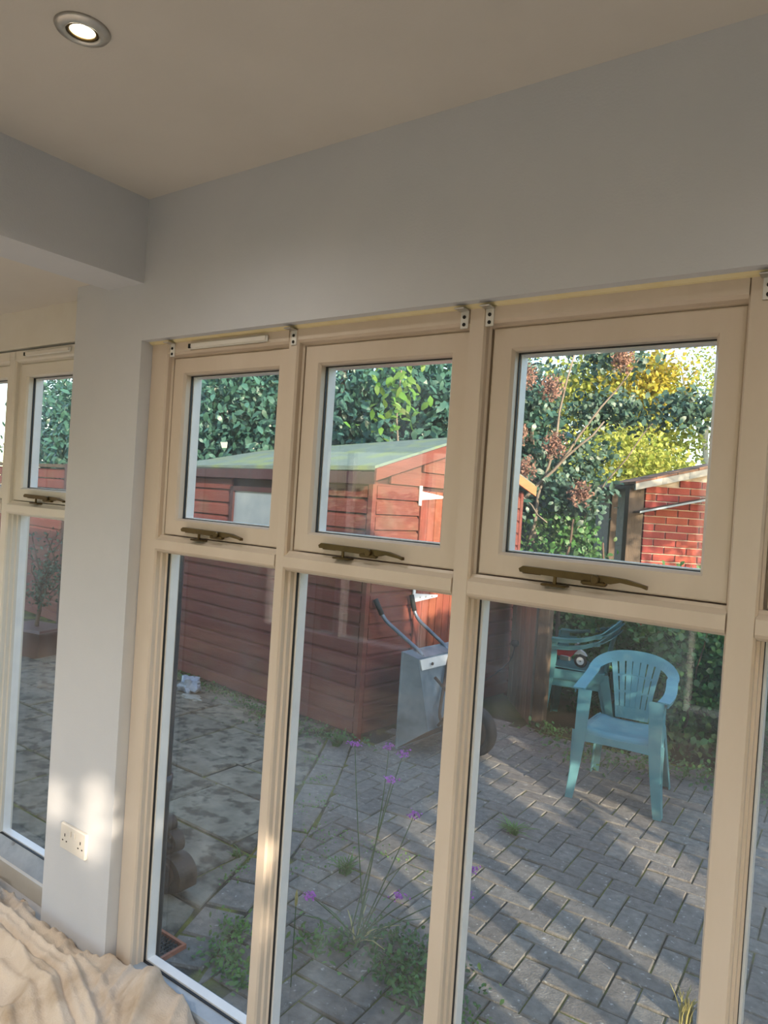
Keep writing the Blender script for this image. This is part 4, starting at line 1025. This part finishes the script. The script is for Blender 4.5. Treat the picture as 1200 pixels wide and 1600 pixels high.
tree('smoke_bush', 'dark smoke bush with dusky plumes right of the shed roof', 'tree', (-2.9, 5.6, G),
     [((-2.9, 5.6, G), (-3.1, 5.5, 2.5), .05, .02), ((-2.9, 5.6, .9), (-1.9, 5.9, 2.6), .014, .005), ((-3.1, 5.3, 1.6), (-2.3, 5.4, 2.45), .022, .008), ((-3.0, 5.4, 1.2), (-2.6, 5.3, 3.1), .02, .008), ((-3.3, 5.1, 2.0), (-2.7, 5.15, 1.45), .014, .006), ((-2.8, 5.5, 2.0), (-2.1, 5.7, 3.1), .016, .006)],
     [('foliage', sm, .075, .6, M_smoke, .2, TOCAM), ('plumes', pl_, .035, .5, M_plume, 0, None)], M_twig)
# bright trees further off
tree('golden_tree', 'sunlit golden-green tree far behind the smoke bush', 'tree', (-5.6, 14.0, G), [((-5.6, 14, G), (-5.4, 14, 4), .14, .05)],
     [('foliage', blob(16000, (-5.4, 14.0, 3.2), (2.2, 1.2, 1.9), .55, 14, .16), .12, .6, M_yel, .2, None), ('golden_foliage', blob(2600, (-4.4, 13.6, 4.2), (1.0, .8, .8), .4, 14, .15), .12, .6, M_gold, .2, None)])
tree('yellow_green_bush', 'rounded yellow-green bush above the brick outbuilding', 'tree', (-3.6, 10.5, G), [((-3.6, 10.5, G), (-3.6, 10.5, 2.2), .1, .04)],
     [('foliage', blob(14000, (-3.7, 10.6, 1.7), (1.15, .9, 1.35), .55, 14, .12), .085, .6, M_yel, .2, None)])
tree('hedge_tree', 'mid-green tree between the shed and the brick outbuilding', 'tree', (-4.0, 8.2, G), [((-4.0, 8.2, G), (-4.0, 8.2, 1.6), .1, .04)],
     [('foliage', blob(9000, (-3.9, 8.0, 1.0), (1.1, .7, 1.05), .5, 12, .10), .08, .6, M_mid, .2, None)])
tree('light_birch', 'slender pale-barked birch against the sky at the right', 'tree', (-3.2, 14.0, G),
     [((-3.2, 14, G), (-3.0, 14, 5.6), .09, .03), ((-3.15, 14, 2.2), (-2.3, 13.8, 5.0), .05, .015), ((-3.1, 14, 2.8), (-3.9, 13.9, 5.2), .04, .012), ((-3.05, 14, 3.2), (-2.6, 14, 5.6), .03, .01)],
     [('foliage', blob(2600, (-3.0, 14.0, 4.2), (1.4, .8, 1.7), .2, 8, .16), .075, .6, M_yel, .3, None)], M_birch)
tree('far_tree', 'broad tree closing the view behind the laurel', 'tree', (-10.5, 11, G), [((-10.5, 11, G), (-10.5, 11, 4), .2, .08)],
     [('foliage', blob(12000, (-10.5, 11.0, 3.2), (4.2, 1.6, 3.2), .6, 14, .22), .16, .6, M_mid, .2, None)])
tree('right_tree', 'dark green tree standing behind the brick outbuilding', 'tree', (.2, 12.5, G), [((.2, 12.5, G), (.2, 12.5, 3), .15, .06)],
     [('foliage', blob(9000, (.2, 12.5, 2.4), (2.4, 1.2, 2.0), .6, 14, .18), .13, .6, M_mid, .2, None)])
# ivy bank between shed and brick building, and the hedge behind the chair
tree('ivy_bank', 'tangled green ivy bank left of the brick outbuilding', 'shrub', (-2.5, 5.5, G), [((-2.6, 5.2, G), (-2.5, 5.3, 1.5), .03, .01), ((-2.3, 5.4, G), (-2.2, 5.3, 1.3), .02, .01)],
     [('foliage', np.concatenate([blob(6500, (-2.75, 5.6, .75), (.42, .4, .95), .4, 10, .09), blob(3000, (-2.3, 5.5, .45), (.5, .35, .75), .4, 10, .09), blob(1200, (-1.4, 5.6, .75), (.7, .2, .35), .3, 10, .07)]), .06, .7, M_ivy, .2, TOCAM)])
hd = np.concatenate([np.array([[npr.uniform(-2.1, 1.6), 4.35 + npr.uniform(-.32, .3), G + npr.uniform(.02, 1.05)]]) for _ in range(1500)])
hd = np.repeat(hd, 11, 0) + npr.normal(size=(16500, 3)) * .07
hd = hd[(hd[:, 2] > G)]
hd[:, 1] += np.where(hd[:, 0] < -1.5, .45, 0)
hdg = tree('ivy_hedge', 'dark green ivy-covered hedge behind the turquoise chair', 'hedge', (-.4, 4.4, G), [((-1.2, 4.3, G), (-1.0, 4.0, .8), .012, .004), ((-.5, 4.1, G), (-.8, 3.95, .7), .010, .004), ((.2, 4.2, G), (.1, 4.0, .9), .012, .004)],
     [('foliage', hd, .055, .7, M_ivy, .3, TOCAM)])
leaves_obj('inner_foliage', np.stack([npr.uniform(-1.5, 1.7, 6500), npr.uniform(4.65, 4.85, 6500), npr.uniform(G, 1.05, 6500)], 1), .14, .7, M_ivy, hdg, .3, TOCAM)
# creeping growth on the ground
def mat_of_leaves(name, label, spots, size, m, h=.03, cat='weed', face=(0, 0, .6)):
    pts = []
    for (x, y, rx, ry, n) in spots:
        p = npr.normal(size=(n, 3)) * np.array([rx * .5, ry * .5, 0]) + np.array([x, y, G]); p[:, 2] += npr.uniform(.004, 1, n) * h; pts.append(p)
    o = leaves_obj(name, np.concatenate(pts), size, .6, m, None, .1, face, up=.8); tag(o, label, cat, kind='stuff'); return o
mat_of_leaves('creeping_weeds', 'low ivy creeping along the foot of the shed and onto the flagstones', [(-4.5, 2.80, .5, .08, 260), (-3.9, 2.66, .5, .10, 300), (-3.5, 2.45, .35, .12, 160), (-3.15, 2.62, .3, .08, 160), (-5.1, 2.9, .3, .1, 160)], .028, M_ivy, .05)
mat_of_leaves('trailing_weeds', 'green weeds trailing from the hedge foot past the chair legs', [(-1.55, 3.55, .4, .22, 260), (-1.05, 3.75, .5, .2, 320), (-.5, 3.75, .6, .2, 320), (-2.0, 3.85, .3, .1, 160), (-.2, 3.6, .5, .2, 200)], .035, M_ivy, .09)
mat_of_leaves('green_clump', 'leafy green clump on the blocks at the bottom of the middle window', [(-1.34, .86, .22, .16, 620), (-1.22, .74, .18, .10, 340), (-1.5, .92, .14, .10, 160)], .022, M_ivy, .06)
mat_of_leaves('weed_patch', 'small green weeds between blocks at the foot of the left window', [(-1.88, .46, .12, .10, 220), (-1.98, .60, .10, .06, 120), (-1.74, .40, .10, .05, 110)], .022, M_weed, .04)
mat_of_leaves('moss_tufts', 'moss and tiny weeds dotted in the paving joints', [(-2.95, 2.2, .08, .08, 70), (-2.72, 2.0, .05, .14, 70), (-2.5, 1.65, .08, .2, 90), (-2.25, 1.45, .2, .1, 90), (-2.1, 1.2, .15, .15, 80), (-2.3, .9, .06, .2, 70), (-1.9, 1.5, .3, .1, 80), (-1.05, .75, .12, .06, 90)], .014, M_weed, .015)
def tuft(name, label, c, n, h, m, lean=.35, cat='grass', w=.006):
    mb = MB()
    for i in range(n):
        a = rnd.uniform(0, 6.28); hh = h * rnd.uniform(.5, 1); l = lean * hh * rnd.uniform(.3, 1.4); b0 = Vector(c) + Vector((rnd.uniform(-.02, .02), rnd.uniform(-.02, .02), 0))
        pts = [b0 + Vector((math.cos(a) * l * t * t, math.sin(a) * l * t * t, hh * (t - .25 * t * t * lean))) for t in (0, .35, .7, 1)]
        mb.ribbon(pts, [w, w, w * .7, w * .2], .001, lambda i: (-math.sin(a), math.cos(a), 0))
    o = mb.build(name, m); tag(o, label, cat, kind=None); return o
tuft('grass_tuft', 'bright grass tuft on the blocks beside the pale sun patches', (-1.52, 2.14, G), 60, .09, M_weed, 1.3)
tuft('grass_tuft', 'small green tuft on the blocks above the long-leaved plant', (-1.93, 1.22, G), 50, .10, M_weed, .9)
tuft('grass_tuft', 'small tuft beside the edging setts left of the middle window', (-2.40, 1.0, G), 26, .05, M_weed, .9)
tuft('grass_tuft', 'weed tuft at the shed corner foot', (-3.02, 2.50, G), 50, .10, M_ivy, .9, w=.012)
tuft('straw_tuft', 'dry golden grass tuft at the bottom right', (-.47, 1.24, G), 26, .12, M_straw, .4)
# purple verbena
vb = empty('verbena_plant', (-1.58, .84, G), 'tall wiry verbena with small purple heads outside the middle window', 'flower')
heads = [((-1.50, .90, .49), 1), ((-1.45, 1.0, .34), 1), ((-1.37, .80, .13), 1), ((-1.59, 1.0, .57), 1), ((-1.52, 1.0, .56), 1), ((-1.76, 1.0, .54), 1), ((-1.62, .60, .12), 1), ((-1.14, .90, .27), 1), ((-1.15, .90, .18), 1), ((-1.43, .9, .18), 0)]
for i, (h, fl) in enumerate(heads):
    b0 = Vector((-1.58 + rnd.uniform(-.03, .03), .84 + rnd.uniform(-.03, .03), G)); h = Vector(h)
    mid = b0.lerp(h, .55) + Vector((rnd.uniform(-.03, .03), rnd.uniform(-.03, .03), .04))
    pts = [b0 * (1 - t) ** 2 + mid * 2 * t * (1 - t) + h * t * t for t in [k / 8 for k in range(9)]]
    P(MB().tube(pts, [.0028 - .0012 * k / 8 for k in range(9)], 5), 'stem', M_stem, vb)
    if fl:
        leaves_obj('flower_head', np.array([list(h)]) + npr.normal(size=(46, 3)) * np.array([.013, .013, .006]), .011, .8, M_purple, vb, 0, (0, 0, .6), up=.9, kind=None)
for i in range(16):
    a = rnd.uniform(0, 6.28); L = rnd.uniform(.10, .28); b0 = Vector((-1.58, .84, G))
    pts = [b0 + Vector((math.cos(a) * L * t, math.sin(a) * L * t * .8, L * (.9 * t - .45 * t * t))) for t in (0, .3, .6, 1)]
    P(MB().ribbon(pts, [.006, .008, .007, .002], .001, lambda i: (-math.sin(a), math.cos(a), 0)), 'long_leaf', M_straw if i % 3 == 0 else M_stem, vb)
leaves_obj('basal_foliage', np.array([[-1.66, .74, G + .03]]) + npr.normal(size=(160, 3)) * np.array([.06, .05, .012]), .03, .4, M_weed, vb, 0, (0, 0, .4))
# a single feathery seed head nearer the glass
sh = empty('seed_head', (-1.60, .50, G), 'pale upright seed head on a thin stem outside the middle window', 'plant')
P(MB().tube([(-1.60, .50, G), (-1.60, .50, .14)], .0018, 5), 'stem', M_stem, sh)
P(MB().lathe([(.001, -.03), (.005, -.02), (.006, 0), (.004, .02), (.001, .03)], 8, Matrix.Translation((-1.60, .50, .16))), 'head', M_straw, sh)

# unseen plants: rear hedge, and growth added to break up the sun
tree('side_shrubs', 'unseen loose shrubs added outside the right openings to break the sun', 'shrub', (8.0, -4.5, G), [((8, -4.5, G), (8, -4.5, 2.0), .08, .03), ((7.5, -2.5, G), (7.5, -2.5, 1.8), .06, .03)],
     [('foliage', np.concatenate([blob(900, (8.6, -5.4, 1.4), (.9, 1.5, 1.3), .2, 10, .2), blob(600, (7.5, -2.4, .6), (.8, 1.3, .8), .2, 10, .2)]), .16, .6, M_mid, .2, None)])  # unseen shrubs added to restrict the low sun
tree('rear_hedge', 'clipped green hedge behind the rear openings', 'hedge', (-3.0, -9.0, G), None,
     [('foliage', np.stack([npr.uniform(-12, 5, 9000), npr.uniform(-9.4, -8.6, 9000), npr.uniform(G, 1.7, 9000)], 1), .16, .6, M_mid, .2, None)])

n_ = 15000; hp = np.stack([npr.uniform(2.35, 2.75, n_), npr.uniform(.22, 3.6, n_), npr.uniform(G, 2.2, n_)], 1)  # unseen hedge added; its gaps follow sun rays to the patio patches
GAPS = [(.90, 1.12, .09), (.80, 1.0, .05), (.62, 1.03, .09), (.38, 1.02, .09), (1.10, .90, .10), (.97, .84, .08), (.84, .79, .09), (.70, .75, .08), (1.35, 1.2, .05), (1.9, 1.7, .06)]
k_ = 2.5 - hp[:, 0]; yy_ = hp[:, 1] - .467 * k_; zz_ = hp[:, 2] + .283 * k_; ok_ = np.ones(n_, bool)
for gy, gz, gr_ in GAPS: ok_ &= ((yy_ - gy) ** 2 + ((zz_ - gz) * 1.3) ** 2) > (gr_ + .03) ** 2
tree('side_hedge', 'unseen hedge added with gaps that shape the patio sun patches', 'hedge', (2.55, 2.0, G), [((2.55, 1.0, G), (2.55, 1.1, 1.9), .03, .01), ((2.55, 2.6, G), (2.55, 2.5, 1.9), .03, .01)],
     [('foliage', hp[ok_], .085, .6, M_mid, .2, None)])
tree('garden_tree', 'thin-leaved tree added out of view to dapple the sunlight', 'tree', (3.2, 5.2, G), [((3.2, 5.2, G), (2.9, 5.0, 3.0), .08, .03)],
     [('foliage', blob(1500, (2.6, 4.3, 2.9), (.8, .8, .6), .1, 12, .12), .11, .6, M_mid, .2, None)])  # tree added out of view to dapple the brick wall

n_ = 18000; hp = np.stack([npr.uniform(3.8, 4.2, n_), npr.uniform(-3.5, -1.7, n_), npr.uniform(1.2, 3.0, n_)], 1)  # unseen bush added; gaps leave sun patches on pillar and mullion
k_ = 3.9 - hp[:, 0]; yy_ = hp[:, 1] - .467 * k_; zz_ = hp[:, 2] + .283 * k_; ok_ = np.ones(n_, bool)
for gy, gz, ry_, rz2 in [(-2.78, 2.13, .022, .13), (-2.885, 2.20, .016, .07), (-2.45, 1.85, .055, .07), (-2.45, 2.04, .055, .07)]: ok_ &= (((yy_ - gy) / (ry_ + .03)) ** 2 + ((zz_ - gz) / (rz2 + .03)) ** 2) > 1
tree('side_bush', 'unseen dense bush added with gaps that shape the indoor sun patches', 'shrub', (4.0, -2.5, G), [((4.0, -2.5, G), (4.0, -2.5, 2.2), .05, .02)],
     [('foliage', hp[ok_], .075, .6, M_mid, .2, None)])
